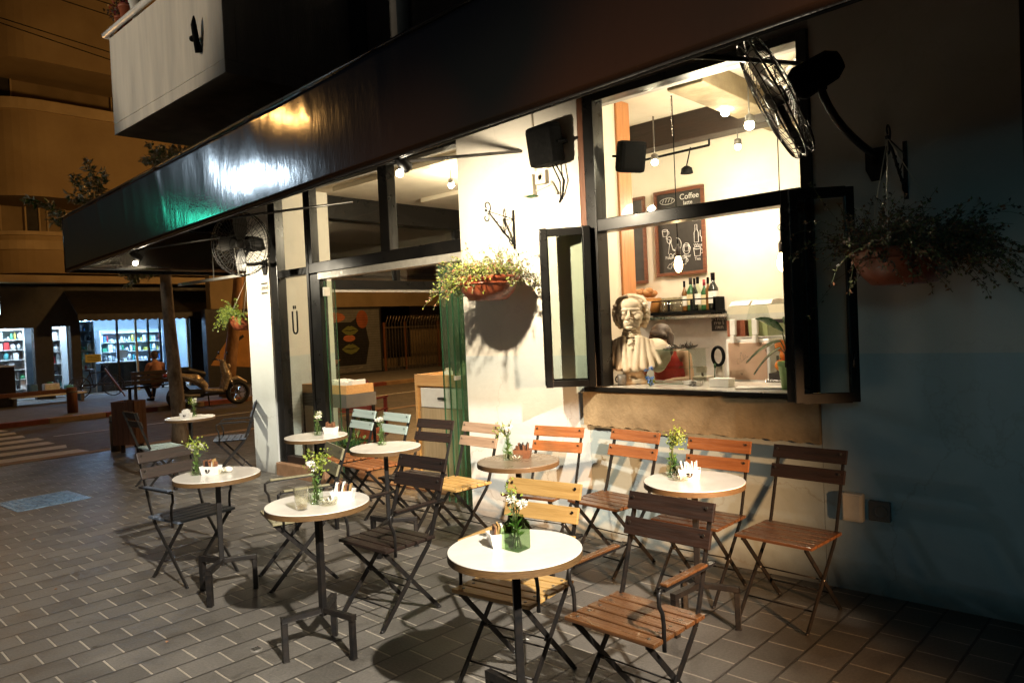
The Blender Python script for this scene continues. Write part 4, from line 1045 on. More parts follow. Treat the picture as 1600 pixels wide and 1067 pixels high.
for x in (-.3, .3):
    b = MB(); b.bar((x, .20, .0), (x, .345, .95), .05, .04, 'red_slat', up=(0, 1, 0)); b.build('leg', None, rc)
    b = MB(); b.bar((x, -.28, 0), (x, -.28, .62), .05, .04, 'red_slat', up=(0, 1, 0)); b.build('leg', None, rc)
    b = MB(); b.bar((x, -.33, .63), (x, .30, .63), .07, .03, 'red_slat'); b.build('armrest', None, rc)
# track bulbs in the door room
def track_bulb(label, p, ceil=3.56, m='bulb_hot', r_=.035):
    t = thing('track_lamp', label, 'lamp', (p[0], p[1], p[2]), 0, 'ceiling spot bulbs in the cafe')
    b = MB(); b.cyl((0, 0, r_*.8), (0, 0, ceil-p[2]), .006, 'steel_grey', 6); b.lathe([(.012, r_+.05), (.03, r_+.04), (.034, r_*.6), (.03, r_*.62)], m='steel_grey', n=14, cap=False); b.build('holder', None, t)
    b = MB(); b.sph((0, 0, 0), r_, m, 2); b.build('bulb', None, t)
for i, (u, v, y) in enumerate(((705, 290, 1.25), (517, 402, 2.9), (640, 246, .9))):
    p = at(u, v, 1, y); track_bulb(['bright ceiling bulb behind the right-hand transom pane', 'bright hanging bulb seen through the left-hand transom pane', 'ceiling bulb just under the awning edge behind the transom'][i], p)

# ------------------------------------------------------------------ kitchen behind the counter window
KB = 2.23
for i, (u, v, y) in enumerate(((1023, 254, 1.25), (1133, 176, 1.2), (1171, 196, 1.0), (1153, 230, 1.6))):
    p = at(u, v, 1, y); track_bulb(['leftmost bright bulb below the pipe rail in the counter window', 'highest bright bulb in the counter window', 'bright bulb beside the fan cage in the counter window', 'lowest of the three clustered bulbs in the counter window'][i], p, r_=[.03, .034, .038, .026][i])
def pendant(label, p, top=3.6):
    t = thing('pendant_bulb', label, 'lamp', (p[0], p[1], p[2]), 0, 'bare filament pendants over the counter')
    b = MB(); b.cyl((0, 0, .17), (0, 0, top-p[2]), .004, 'ink_black', 6); b.build('cord', None, t)
    b = MB(); b.lathe([(.018, .06), (.022, .075), (.022, .13), (.008, .15), (.006, .17)], m='wood_dark', n=14); b.build('socket', None, t)
    b = MB(); b.lathe([(.001, -.075), (.018, -.068), (.034, -.035), (.036, -.005), (.028, .03), (.017, .06)], m='bulb_warm', n=18); b.build('bulb', None, t)
    return t
pendant('glowing bare pendant bulb in front of the big chalkboard', at(1060, 412, 1, .95))
pd = pendant('glowing bare pendant bulb on a ring hook at the right of the counter', at(1222, 408, 1, .62))
b = MB(); b.tube([V((.022*math.cos(k*PI/8), 0, .245+.022*math.sin(k*PI/8))) for k in range(16)], .003, 'ink_black', 5, closed=True); b.build('ring_hook', None, pd)
# rail with the small hanging lamp shade
t = thing('pipe_rail', 'dark pipe rail hung from the kitchen ceiling', 'rail', (-3.4, 1.7, 3.0))
pa, pb_ = at(1000, 249, 1, 1.7)-V((-3.4, 1.7, 3.0)), at(1108, 227, 1, 1.7)-V((-3.4, 1.7, 3.0))
b = MB(); b.tube([pa+V((-.15, 0, -.02)), pb_], .012, 'ink_black', 8)
for q in (pa+V((.03, 0, 0)), pb_): b.tube([q, V((q.x, q.y, .6))], .010, 'ink_black', 8)
b.build('pipe', None, t)
t = thing('lamp_shade', 'small dark spot shade hanging from the pipe rail', 'lamp', at(1073, 268, 1, 1.7))
b = MB(); b.lathe([(.06, -.02), (.05, .03), (.02, .05), (.006, .055)], m='ink_black', n=18); b.tube([(0, 0, .05), (.05, 0, .22)], .006, 'ink_black', 6); b.build('shade', None, t)
t = thing('hanging_chain', 'thin steel chain hanging in front of the kitchen ceiling', 'chain', at(1048, 150, 1, .8))
b = MB()
for k in range(26): b.sph((0, 0, .28-k*.024), (.005, .005, .011), 'chrome', 1)
b.build('links', None, t)
# chalkboards
def board(name, label, x0, x1, z0, z1, y=KB, draw=True):
    t = thing(name, label, 'chalkboard', (x0, y, z0)); w, h = x1-x0, z1-z0
    b = MB(); b.box((.03, -.012, .03), (w-.03, -.002, h-.03), 'chalkboard'); b.build('slate', None, t)
    b = MB(); b.box((0, -.03, 0), (w, -.001, .035), 'board_frame', .004); b.box((0, -.03, h-.035), (w, -.001, h), 'board_frame', .004); b.box((0, -.029, .036), (.035, -.001, h-.036), 'board_frame', .004); b.box((w-.035, -.029, .036), (w, -.001, h-.036), 'board_frame', .004); b.build('frame', None, t)
    if not draw: return t
    def line(pts, r_=.0035, cl=False, name='chalk_drawing'):
        b = MB(); b.tube([V((p[0]*w, -.0135, p[1]*h)) for p in pts], r_, 'chalk', 4, closed=cl, cap=not cl); b.build(name, None, t)
    el = lambda cx, cy, rx, ry, a0=0, a1=6.283, n=18: [(cx+rx*math.cos(a0+(a1-a0)*k/n), cy+ry*math.sin(a0+(a1-a0)*k/n)) for k in range(n+1)]
    # croissant
    line(el(.27, .875, .15, .036)[:-1], cl=True)
    for k in range(4): line([(.17+k*.06, .86), (.20+k*.06, .90)])
    text('chalk_lettering', 'Coffee', .082, 'chalk', t, on_wall(.71*w, -.0135, .895*h)); text('chalk_lettering', 'latte', .06, 'chalk', t, on_wall(.68*w, -.0135, .825*h))
    def cup(cx, cy, s_, saucer=True):
        line([(cx-s_, cy+s_*.7), (cx-s_*.75, cy-s_*.6), (cx+s_*.75, cy-s_*.6), (cx+s_, cy+s_*.7)]); line(el(cx, cy+s_*.7, s_, s_*.2)[:-1], cl=True)
        line(el(cx+s_*1.15, cy+.1*s_, s_*.32, s_*.32, -1.6, 1.6))
    cup(.20, .50, .055); cup(.83, .245, .07); cup(.62, .30, .05); cup(.55, .16, .062)
    line(el(.62, .30, .07, .065)[:-1], cl=True)
    line(el(.43, .36, .09, .075, -2.4, 1.6)); line([(.25, .26), (.30, .42), (.22, .44), (.25, .50)]); line([(.30, .42), (.35, .30), (.48, .26)])
    line(el(.28, .42, .045, .04)[:-1], cl=True); line(el(.30, .23, .035, .03)[:-1], cl=True); line(el(.40, .23, .05, .03)[:-1], cl=True)
    line([(.78, .36), (.78, .47), (.80, .50), (.80, .56), (.84, .56), (.84, .50), (.86, .47), (.86, .36), (.78, .36)]); line([(.90, .49), (.895, .43), (.92, .41), (.945, .43), (.94, .49)]); line([(.92, .41), (.92, .36)])
    for tx, u, v in (('Pasta', .27, .215), ('Wine', .85, .325), ('Beer', .63, .215), ('Tea', .83, .17), ('Shake', .84, .62)): text('chalk_lettering', tx, .045, 'chalk', t, on_wall(u*w, -.0135, v*h))
    line([(.22, .10), (.27, .14), (.33, .13), (.29, .08), (.22, .10)]); line([(.30, .14), (.36, .17)])
    for k in range(5): line([(.14, .765-.0*k), (.2+.06*k, .765)], .002)
    return t
board('menu_chalkboard', 'large chalkboard of cup drawings headed Coffee in a mahogany frame', -4.185, -3.60, 2.155, 3.055)
board('narrow_chalkboard', 'narrow blank chalkboard behind the timber post', -4.62, -4.30, 2.10, 3.04, draw=False)
board('far_chalkboard', 'dark menu board on the rear wall deep inside the cafe', -6.3, -5.4, 2.1, 3.0, y=5.44, draw=False)
# steel shelf with rail
sh = thing('bottle_shelf', 'black wall shelf with guard rail on the kitchen wall', 'shelf', (-4.5, KB-.02, 1.775))
b = MB(); b.box((0, -.20, -.03), (1.09, -.001, 0), 'ink_black', .003); b.box((0, -.21, -.075), (1.12, -.001, -.045), 'chrome', .003); b.build('board', None, sh)
b = MB(); b.tube([(0, -.19, .115), (1.08, -.19, .115)], .008, 'ink_black', 6)
for x in (.02, .3, .56, .82, 1.07): b.box((x-.012, -.197, .001), (x+.012, -.187, .12), 'ink_black')
b.box((1.06, -.197, .001), (1.085, -.005, .13), 'ink_black'); b.build('guard_rail', None, sh)
def bottle(label, u, h, m, cap, labelm=None, wide=.038):
    p = at(u, 470, 1, KB-.11); t = thing('bottle', label, 'bottle', (p.x, KB-.11, 1.7755), 0, 'bottles on the kitchen shelf')
    b = MB(); b.lathe([(wide*.9, 0), (wide, .012), (wide, h*.58), (wide*.4, h*.74), (wide*.36, h*.9)], m=m, n=18); b.build('glass_body', None, t)
    b = MB(); b.lathe([(wide*.42, h*.80), (wide*.42, h), (.001, h+.001)], m=cap, n=14); b.build('cap', None, t)
    if labelm: b = MB(); b.lathe([(wide*1.02, h*.18), (wide*1.02, h*.5)], m=labelm, n=18, cap=False); b.build('paper_label', None, t)
for a in (('slim amber bottle at the left end of the bottle row', 1070, .31, 'bottle_amber', 'ink_black', 'paper', .03), ('green-shouldered bottle with cream label', 1080, .34, 'bottle_green', 'dark_ink', 'label_cream', .042), ('slim dark bottle behind the cream-label bottle', 1086, .33, 'bottle_dark', 'ink_black', None, .03),
          ('clear bottle with black cap and pale label', 1091, .34, 'glass_vase', 'ink_black', 'paper', .036), ('bottle with red cap and cream label', 1101, .31, 'bottle_green', 'cap_red', 'label_cream', .034), ('slim dark bottle left of the biggest bottle', 1107, .33, 'bottle_amber', 'ink_black', None, .028), ('big black bottle at the right end of the row', 1115, .37, 'bottle_dark', 'ink_black', 'paper', .050)): bottle(*a)
g0 = None
for k in range(8):
    u = 1038+(k % 4)*8.5; p = at(u, 480, 1, KB-.06-.075*(k//4))
    t = thing('shelf_tumbler', 'clear tumbler standing in the row of glasses on the kitchen shelf', 'glass', (p.x, p.y, 1.7755), 0, 'tumblers on the kitchen shelf')
    b = MB(); b.lathe([(.028, .002), (.033, .15), (.030, .15), (.026, .01)], m='glass_tumbler', n=14, cap=False); b.build('glass', None, t)
bk = thing('pastry_basket', 'wicker basket of bread rolls on the left end of the kitchen shelf', 'basket', (at(1010, 470, 1, KB-.11).x, KB-.11, 1.776))
b = MB(); b.lathe([(.13, 0), (.17, .15), (.16, .155), (.12, .01)], m='wicker', n=20); b.build('wicker_body', None, bk)
r = random.Random(6)
for k in range(9):
    b = MB(); b.sph((r.uniform(-.1, .1), r.uniform(-.08, .08), .17+r.uniform(0, .08)), (.05, .04, .035), 'bread', 2); b.build('bread_roll', None, bk)
b = MB(); b.box((-.12, -.175, .06), (.16, -.17, .15), 'paper', 0, Matrix.Rotation(.25, 3, 'Y')); b.build('cloth', None, bk)
# small price board with Hebrew lettering
pb = thing('price_card', 'small black card with white Hebrew lettering on the splashback tiles', 'sign', (at(1124, 500, 1, KB-.003).x, KB-.003, 1.66))
boxpart('card', (-.085, -.006, -.10), (.085, -.0005, .10), 'chalkboard', pb)
for k, tx in enumerate(('כל הקפה'[::-1], 'לקחת רק'[::-1], '5 ש״ח'[::-1], 'תודה'[::-1])):
    text('lettering', tx, .044, 'chalk', pb, on_wall(0, -.0075, .065-.043*k))
# worktop behind the counter
wt = thing('worktop', 'steel kitchen worktop running behind the counter window', 'worktop', (-2.6, 1.15, FZ))
b = MB(); b.box((-1.5, -.30, 1.085), (1.75, .42, 1.12), 'chrome', .004); b.build('top', None, wt)
b = MB(); b.box((-1.48, -.27, .0), (1.73, .40, 1.083), 'wood_dark'); b.build('front', None, wt)

# ------------------------------------------------------------------ stone bust
p = at(990, 604, 1, .30)
bu = thing('stone_bust', 'pale stone bust of a man in a coat standing on the counter', 'statue', (p.x, .30, 1.206), rad(27)); bu.scale = (1.17, 1.12, 1.0)
P = []
e = lambda c, r_, rot=None: P.append(('e', c, r_, rot) if rot else ('e', c, r_))
cc = lambda a, b2, r1, r2: P.append(('c', a, b2, r1, r2))
# head ~ .26 tall, chin at z .42, crown .71
e((0, .02, .60), (.093, .112, .105)); e((0, -.020, .535), (.084, .078, .098)); e((0, -.055, .478), (.058, .055, .052)); e((0, -.082, .447), (.026, .024, .022))
e((0, -.075, .625), (.066, .045, .052))
for s_ in (-1, 1):
    cc((s_*.010, -.108, .590), (s_*.062, -.088, .588), .013, .011); e((s_*.035, -.093, .560), (.018, .012, .010)); e((s_*.050, -.078, .525), (.026, .026, .028)); e((s_*.018, -.117, .516), (.011, .013, .009))
    cc((s_*.018, -.101, .571), (s_*.054, -.094, .568), .0045, .004); cc((s_*.020, -.098, .548), (s_*.052, -.090, .549), .004, .004); e((s_*.094, .012, .555), (.014, .028, .036)); cc((s_*.070, -.05, .55), (s_*.045, -.07, .46), .022, .020)
cc((0, -.104, .580), (0, -.134, .528), .010, .014); e((0, -.133, .520), (.015, .014, .012))
e((0, -.108, .490), (.027, .014, .0060)); e((0, -.106, .476), (.023, .014, .0065)); e((0, -.088, .462), (.034, .014, .006)); e((0, -.096, .444), (.026, .018, .014))
r = random.Random(12)
for k in range(26):                                                 # swept-back hair over the skull
    a = -PI*.5+PI*(k/25)*2*.5+PI*.5; a = PI*k/25
    cc((.085*math.cos(a), -.052+.02*abs(math.cos(a)), .652+.045*math.sin(a)), (.098*math.cos(a), .07, .62+.085*math.sin(a)), .012, .017)
for s_ in (-1, 1):                                                  # side curls
    for (x, y, z, rr) in ((.100, -.012, .615, .026), (.108, .005, .585, .028), (.112, .012, .552, .029), (.108, .02, .518, .029), (.098, .03, .488, .027), (.085, .055, .465, .026), (.112, -.02, .568, .020), (.108, -.018, .532, .020), (.112, .04, .57, .028), (.105, .05, .53, .028)):
        cc((s_*x, y-.02, z+.008), (s_*(x-.004), y+.02, z-.010), rr*.62, rr*.8)
e((0, .09, .50), (.07, .05, .10))
cc((0, .01, .33), (0, .005, .45), .070, .058)
for z, rr in ((.375, .074), (.392, .070), (.409, .068), (.352, .080)): e((0, .0, z), (rr, rr*.95, .011))
e((0, .02, .27), (.20, .105, .10)); e((0, .0, .22), (.21, .105, .12)); e((-.15, .03, .25), (.105, .09, .105)); e((.15, .03, .25), (.105, .09, .105))
e((0, -.03, .19), (.16, .09, .10)); cc((-.20, .03, .20), (-.17, .0, .13), .06, .05); cc((.20, .03, .20), (.17, .0, .13), .06, .05)
for s_ in (-1, 1):                                                  # lapels and coat edges
    for q, (a, b2) in enumerate((((s_*.055, -.062, .365), (s_*.030, -.118, .12)), ((s_*.075, -.058, .36), (s_*.085, -.118, .13)), ((s_*.10, -.045, .35), (s_*.14, -.100, .14)), ((s_*.13, -.03, .34), (s_*.19, -.07, .16)))):
        cc(a, b2, .022-.003*q, .026-.003*q)
cc((0, -.075, .33), (0, -.112, .14), .020, .022)
for k in range(5): cc((.012*(-1)**k, -.085, .33-.035*k), (-.012*(-1)**k, -.098, .315-.035*k), .010, .010)
blob('figure', 'bust', P, bu, .0045, 1)
b = MB(); b.lathe([(.105, 0), (.108, .012), (.108, .028), (.095, .036), (.090, .045), (.078, .058), (.068, .085), (.072, .105), (.092, .118), (.11, .13)], m='bust', n=36); b.build('socle', None, bu)
# mug and blue flowers by the bust
t = thing('coffee_mug', 'grey mug standing at the left foot of the bust', 'mug', at(972, 597, 1, .14)); t.location.z = 1.2062
b = MB(); b.lathe([(.001, .002), (.03, .002), (.036, .03), (.036, .085), (.032, .085), (.031, .02)], m='steel_grey', n=20, cap=False); b.build('cup', None, t)
b = MB(); b.tube(arc((-.036, 0, .045), .024, PI*.5, PI*1.5, 8), .005, 'steel_grey', 6); b.build('handle', None, t)
t = thing('blue_flowers', 'small bunch of blue and yellow flowers at the right foot of the bust', 'flowers', at(1015, 600, 1, .12)); t.location.z = 1.2062
it = []; r = random.Random(3)
for k in range(14):
    c = V((r.uniform(-.04, .04), r.uniform(-.03, .03), r.uniform(.02, .14)))
    for j in range(9): d = rvec(r); it.append((c, d, rvec(r), .026, .018, 'blue_petal' if k % 4 else 'leaf_yellow'))
    it.append((V((0, 0, 0)), c, rvec(r), .06, .01, 'leaf'))
leafmesh('blossom', 'blue_petal', it, t)
# glass display case
ca = thing('glass_display_case', 'low glass display case on the counter in front of the person in red', 'display case', (at(1045, 600, 1, .42).x, .46, 1.206))
w, d, h = .24, .13, .26
b = MB()
for lo, hi in (((-w, -d, 0), (w, -d+.005, h)), ((-w, d-.005, 0), (w, d, h)), ((w-.005, -d+.006, 0), (w, d-.006, h)), ((-w, -d, h+.001), (w+.03, d, h+.007))): b.box(lo, hi, 'glass_clear')
b.build('glass_pane', None, ca)
b = MB(); b.box((-w+.02, -d+.01, .115), (w-.02, d-.01, .121), 'glass_clear'); b.build('glass_shelf', None, ca)
b = MB()
for z in (.0, h): b.tube([(-w, -d-.003, z), (w, -d-.003, z)], .003, 'edge_green', 5)
b.tube([(w, -d-.003, 0), (w, -d-.003, h)], .003, 'edge_green', 5); b.build('edge_strip', None, ca)
t = thing('metal_tray', 'shallow metal tray lying on top of the glass display case', 'tray', (ca.location.x-.08, .46, 1.206+h+.008)); b = MB(); b.box((-.14, -.09, 0), (.14, .09, .004), 'chrome'); b.lathe([(.13, .004), (.145, .02), (.14, .02), (.127, .006)], m='chrome', n=4, smooth=False, cap=False); b.build('tray', None, t)
t = thing('herb_bunch', 'bunch of dark herbs on top of the glass display case', 'herbs', (ca.location.x+.14, .45, 1.206+h+.008)); it = []
for k in range(70): d_ = rvec(r); d_.z = abs(d_.z)*.5; it.append((V((r.uniform(-.07, .07), r.uniform(-.05, .05), .003)), d_, rvec(r), .06, .014, 'leaf_dark' if k % 3 else 'steel_grey'))
leafmesh('leaves', 'leaf_dark', it, t)
# person in a red top, bent over the worktop
pr = thing('person', 'person in a red sleeveless top bending over the counter, dark hair down', 'person', (at(1043, 560, 1, .98).x, .98, FZ), rad(12))
Q = []; cc = lambda a, b2, r1, r2: Q.append(('c', a, b2, r1, r2))
for s_ in (-1, 1):
    cc((s_*.09, .10, .92), (s_*.10, .10, .50), .085, .060); cc((s_*.10, .10, .50), (s_*.10, .14, .09), .056, .040); cc((s_*.10, .14, .06), (s_*.11, .0, .04), .04, .032)
    cc((s_*.17, .0, 1.36), (s_*.23, -.10, 1.16), .046, .038); cc((s_*.23, -.10, 1.16), (s_*.10, -.20, 1.165), .036, .026)
    Q.append(('e', (s_*.075, -.215, 1.165), (.040, .035, .016)))
    for k in range(4): cc((s_*(.055+.016*k)-s_*.02, -.235, 1.166), (s_*(.040+.016*k)-s_*.02, -.285+.006*abs(k-1), 1.150), .0095, .0075)
    cc((s_*.06, -.205, 1.168), (s_*.03, -.235, 1.158), .011, .008)
cc((0, .10, .93), (0, .06, 1.15), .15, .135); cc((0, .06, 1.15), (0, .0, 1.36), .135, .125); cc((-.15, .0, 1.37), (.15, .0, 1.37), .055, .055); cc((0, -.02, 1.40), (0, -.07, 1.48), .05, .046)
Q += [('e', (0, -.14, 1.53), (.076, .094, .100)), ('e', (0, -.20, 1.475), (.05, .05, .055)), ('e', (0, -.252, 1.49), (.012, .016, .016)), ('e', (.076, -.13, 1.52), (.012, .02, .028)), ('e', (-.076, -.13, 1.52), (.012, .02, .028))]
blob('body', 'skin', Q, pr, .011, 3)
Q2 = [('c', (0, .10, .98), (0, .06, 1.15), .157, .143), ('c', (0, .06, 1.15), (0, .005, 1.345), .143, .133), ('c', (-.07, .0, 1.34), (-.075, -.0, 1.40), .045, .04), ('c', (.07, .0, 1.34), (.075, -.0, 1.40), .045, .04)]
blob('red_top', 'red_cloth', Q2, pr, .013, 4)
Q3 = []
for s_ in (-1, 1): Q3 += [('c', (s_*.09, .10, .95), (s_*.10, .10, .50), .094, .068), ('c', (s_*.10, .10, .50), (s_*.10, .14, .12), .064, .055)]
blob('trousers', 'trousers', Q3, pr, .014, 3)
Q4 = [('e', (0, -.14, 1.565), (.092, .115, .090)), ('c', (-.078, -.13, 1.54), (-.09, -.19, 1.40), .036, .026), ('c', (.078, -.13, 1.54), (.09, -.19, 1.40), .036, .026), ('c', (0, -.05, 1.55), (0, -.02, 1.42), .07, .05), ('c', (-.04, -.24, 1.57), (.05, -.235, 1.55), .03, .03)]
blob('hair', 'hair', Q4, pr, .012, 3)
# frozen-drink machine with two tanks
p0 = at(1137, 590, 1, .86)
sm_ = thing('slush_machine', 'white frozen-drink machine with a red and a pale green tank', 'drink dispenser', (p0.x+.17, 1.10, 1.121), rad(-4))
b = MB(); b.box((-.19, -.20, .05), (.19, .22, .40), 'white', .012); b.box((-.20, -.27, .02), (.20, -.201, .06), 'white', .006); b.build('body', None, sm_)
b = MB(); b.box((-.165, -.206, .075), (.165, -.2005, .37), 'copper_panel', .003); b.build('front_panel', None, sm_)
b = MB()
for k in range(5): b.box((.1915, -.10+k*.055, .10), (.195, -.10+k*.055+.03, .26), 'steel_grey')
for k in range(3): b.box((.1915, -.12+k*.04, .31), (.196, -.12+k*.04+.026, .35), 'ink_black')
b.build('vent_slot', None, sm_)
for k, (x, m_) in enumerate(((-.095, 'slush_red'), (.095, 'slush_green'))):
    b = MB(); b.prism([(-.20, .415), (.20, .415), (.21, .56), (.16, .66), (.0, .69), (-.15, .66), (-.21, .56)], x-.088, x+.088, 'glass_clear', 'x'); T_ = b.build('tank', None, sm_)
    b = MB(); b.prism([(-.19, .42), (.19, .42), (.20, .55), (-.20, .55)], x-.08, x+.08, m_, 'x'); b.build('slush', None, T_)
    b = MB(); b.prism([(-.14, .668), (.14, .668), (.10, .70), (0, .712), (-.10, .70)], x-.085, x+.085, 'white', 'x'); b.build('lid', None, T_)
    b = MB(); b.box((x-.028, -.245, .43), (x+.02, -.212, .56), 'white', .008); b.box((x-.02, -.26, .37), (x+.014, -.215, .43), 'white', .006); b.build('tap', None, T_)
b = MB(); b.box((-.19, -.34, .0), (.19, -.272, .02), 'white', .004); b.build('drip_tray', None, sm_)
t = thing('dark_tongs', 'long dark serving tongs lying in front of the drink machine', 'tongs', (p0.x+.2, .88, 1.1215)); b = MB(); b.bar((-.16, 0, .012), (.26, .02, .012), .03, .014, 'ink_black', bev=.003); b.bar((-.16, .03, .012), (.2, .05, .012), .012, .01, 'chrome'); b.build('arm', None, t)
# fruit jar with oranges
t = thing('fruit_jar', 'tall glass jar of oranges in a dark stand beside the drink machine', 'jar', (at(1226, 560, 1, .75).x, .78, 1.121))
b = MB(); b.box((-.09, -.10, .15), (.10, .10, .52), 'glass_clear'); b.build('glass_body', None, t)
b = MB(); b.box((-.095, -.105, .10), (.105, .105, .148), 'wood_dark', .004); b.build('collar', None, t); b = MB(); b.box((-.09, -.10, 0), (.10, .10, .098), 'chrome', .004); b.build('base', None, t); b = MB(); b.box((-.10, -.11, .521), (.11, .11, .55), 'wood_dark', .004); b.build('lid', None, t)
for k, c in enumerate(((-.03, -.03, .20), (.05, .02, .21), (-.02, .04, .275), (.045, -.04, .29), (-.03, -.02, .35), (.04, .03, .37))):
    b = MB(); b.sph(c, .046, 'orange_fruit', 2); b.build('orange', None, t)
for k in range(3):
    t = thing('steel_cup', 'plain steel cup in the row right of the drink machine', 'cup', (at(1199+k*8, 590, 1, .72).x, .74+.03*k, 1.121), 0, 'steel cups on the worktop'); b = MB(); b.lathe([(.022, 0), (.028, .10+.02*k), (.025, .10+.02*k), (.019, .004)], m='chrome', n=16, cap=False); b.build('cup', None, t)
# small things on the counter
t = thing('label_printer', 'grey till printer on the worktop behind the display case', 'printer', (at(1098, 585, 1, 1.0).x, 1.0, 1.121)); b = MB(); b.box((-.07, -.08, 0), (.07, .08, .09), 'white_plastic', .01); b.build('body', None, t); b = MB(); b.box((-.045, -.03, .12), (.045, .0, .175), 'white_plastic', .005); b.tube([(0, 0, .09), (0, -.01, .13)], .01, 'steel_grey', 6); b.build('display', None, t)
t = thing('pink_cup', 'small pink cup holding a brush on the worktop', 'cup', (at(1116, 590, 1, .92).x, .92, 1.121)); b = MB(); b.lathe([(.026, 0), (.03, .07), (.027, .07), (.022, .004)], m='pink', n=16, cap=False); b.build('cup', None, t); b = MB(); b.tube([(0, 0, .01), (.01, 0, .17)], .005, 'leaf_deep', 6); b.sph((.01, 0, .18), (.012, .012, .025), 'leaf_deep', 1); b.build('brush', None, t)
t = thing('whisk_holder', 'loop of dark cable hanging over a pale upright holder', 'holder', (at(1126, 590, 1, 1.0).x, 1.0, 1.121)); b = MB(); b.box((-.03, -.02, 0), (.03, .02, .20), 'white_plastic', .008); b.build('stand', None, t); b = MB(); b.tube([V((.05*math.cos(k*PI/12), -.03, .26+.075*math.sin(k*PI/12))) for k in range(24)], .014, 'ink_black', 6, closed=True); b.build('cable_loop', None, t)
t = thing('white_box', 'plain white paper box on the counter edge', 'box', (at(1128, 598, 1, .22).x, .22, 1.206)); b = MB(); b.box((-.075, -.05, 0), (.075, .05, .055), 'paper', .003); b.box((-.077, -.052, .056), (.077, .052, .062), 'paper', .002); b.build('carton', None, t)
t = thing('paper_stack', 'spread of printed menus lying on the counter', 'papers', (at(1185, 606, 1, .16).x, .17, 1.2065), rad(8)); r = random.Random(5)
for k in range(5): b = MB(); b.box((-.15, -.07, .002*k), (.15, .07, .002*k+.0015), 'paper', 0, Matrix.Rotation(r.uniform(-.25, .25), 3, 'Z')); b.build('sheet', None, t)
t = thing('wrapped_cutlery', 'heap of clear wrapped cutlery on the counter right of the display case', 'cutlery', (at(1086, 598, 1, .26).x, .26, 1.2065))
b = MB()
for k in range(16): b.box((-.06+r.uniform(-.04, .04), -.012, r.uniform(0, .03)), (.06, .012, r.uniform(.032, .036)), 'paper' if k % 2 else 'chrome', .001, Matrix.Rotation(r.uniform(-1, 1), 3, 'Z'))
b.build('packet', None, t)
# green pot with big leaves on the counter right end
gp = thing('leafy_pot_plant', 'broad-leaved plant in a light green pot at the right end of the counter', 'plant', (at(1231, 606, 1, .16).x+.01, .18, 1.206))
b = MB(); b.lathe([(.055, 0), (.072, .15), (.078, .155), (.078, .185), (.068, .185), (.064, .15), (.001, .145)], m='green_pot', n=24); b.build('pot', None, gp)
lf = MB(); stm = MB()
for (dx, dy, dz, L_, W_, bend) in ((-.14, -.03, .42, .26, .075, .5), (-.18, -.02, .30, .24, .06, -.25), (-.20, .02, .22, .22, .065, -.45), (.06, -.06, .36, .20, .07, .2), (.10, .02, .28, .2, .07, -.2), (-.02, .05, .46, .2, .07, .3)):
    base = V((0, 0, .15)); root = V((dx*.28, dy*.3, .15+dz*.55)); stm.tube([base, base.lerp(root, .5)+V((0, 0, .02)), root], .004, 'stem', 5)
    d_ = V((dx, dy, bend*.25+.03)).normalized(); s_ = d_.cross(V((0, -.5, 1))).normalized(); n_ = s_.cross(d_); N = 8; rows_ = []
    for i in range(N+1):
        t_ = i/N; c = root+d_*(L_*t_)+V((0, 0, -.10*t_*t_)); w_ = W_*math.sin(PI*min(1, t_*.93+.05))**.8
        rows_.append([lf.bm.verts.new(c-s_*w_/2+n_*.012), lf.bm.verts.new(c), lf.bm.verts.new(c+s_*w_/2+n_*.012)])
    fs = []
    for a, c in zip(rows_, rows_[1:]):
        for j in range(2): fs.append(lf.bm.faces.new((a[j], a[j+1], c[j+1], c[j])))
    lf._set(fs, 'leaf_deep', True)
lf.build('leaves', None, gp, normals=False); stm.build('stem', None, gp)
# ------------------------------------------------------------------ street furniture near
bn = thing('litter_bin', 'brown plank-sided wooden bin on short posts at the kerb', 'bin', (-12.15, -.36, 0), rad(35)); bn.scale = (.66, .66, .88)
b = MB()
for k in range(4): b.box((-.27+k*.137, -.25, .16), (-.27+k*.137+.13, -.22, .92), 'wood_plank_v', .004)
for k in range(4): b.box((-.27+k*.137, .22, .16), (-.27+k*.137+.13, .25, .92), 'wood_plank_v', .004)
for s_ in (-1, 1):
    for k in range(3): b.box((s_*.28-.015, -.215+k*.145, .16), (s_*.28+.015, -.215+k*.145+.138, .92), 'wood_orange' if s_ < 0 else 'wood_plank_v', .004)
b.build('plank_side', None, bn)
b = MB(); b.box((-.24, -.20, .80), (.24, .20, .84), 'ink_black'); b.build('liner', None, bn)
for x in (-.2, .2): boxpart('leg', (x-.035, -.03, 0), (x+.035, .03, .158), 'wood_dark', bn)
def bollard(label, loc, h, r_, m, group=None):
    t = thing('bollard', label, 'bollard', loc, 0, group)
    b = MB(); b.lathe([(r_, 0), (r_, h-.02), (r_*.9, h), (.001, h+.005)], m=m, n=20); b.build('post', None, t)
    b = MB(); b.lathe([(r_*1.06, h*.8), (r_*1.06, h*.86)], m='steel_grey', n=20); b.build('collar', None, t)
bollard('pale worn steel bollard at the near kerb left of the wooden bin', (-12.55, -.44, 0), .58, .075, 'galv')
bollard('short dark bollard just behind the wooden bin', (-12.75, -.02, 0), .22, .07, 'wood_dark')
bollard('brown bollard carrying the rail on the far pavement', (-20.1, 1.16, .06), .62, .115, 'wood_plank_v')
t = thing('low_rail', 'low brown timber rail along the far kerb at the left edge', 'rail', (-20.1, -2, .06)); b = MB(); b.box((-.05, -6, .50), (.05, 3.05, .60), 'wood_plank_v', .01); b.build('beam', None, t)
for y in (-5, -1.9): boxpart('post', (-.06, y-.06, 0), (.06, y+.06, .498), 'wood_plank_v', t)
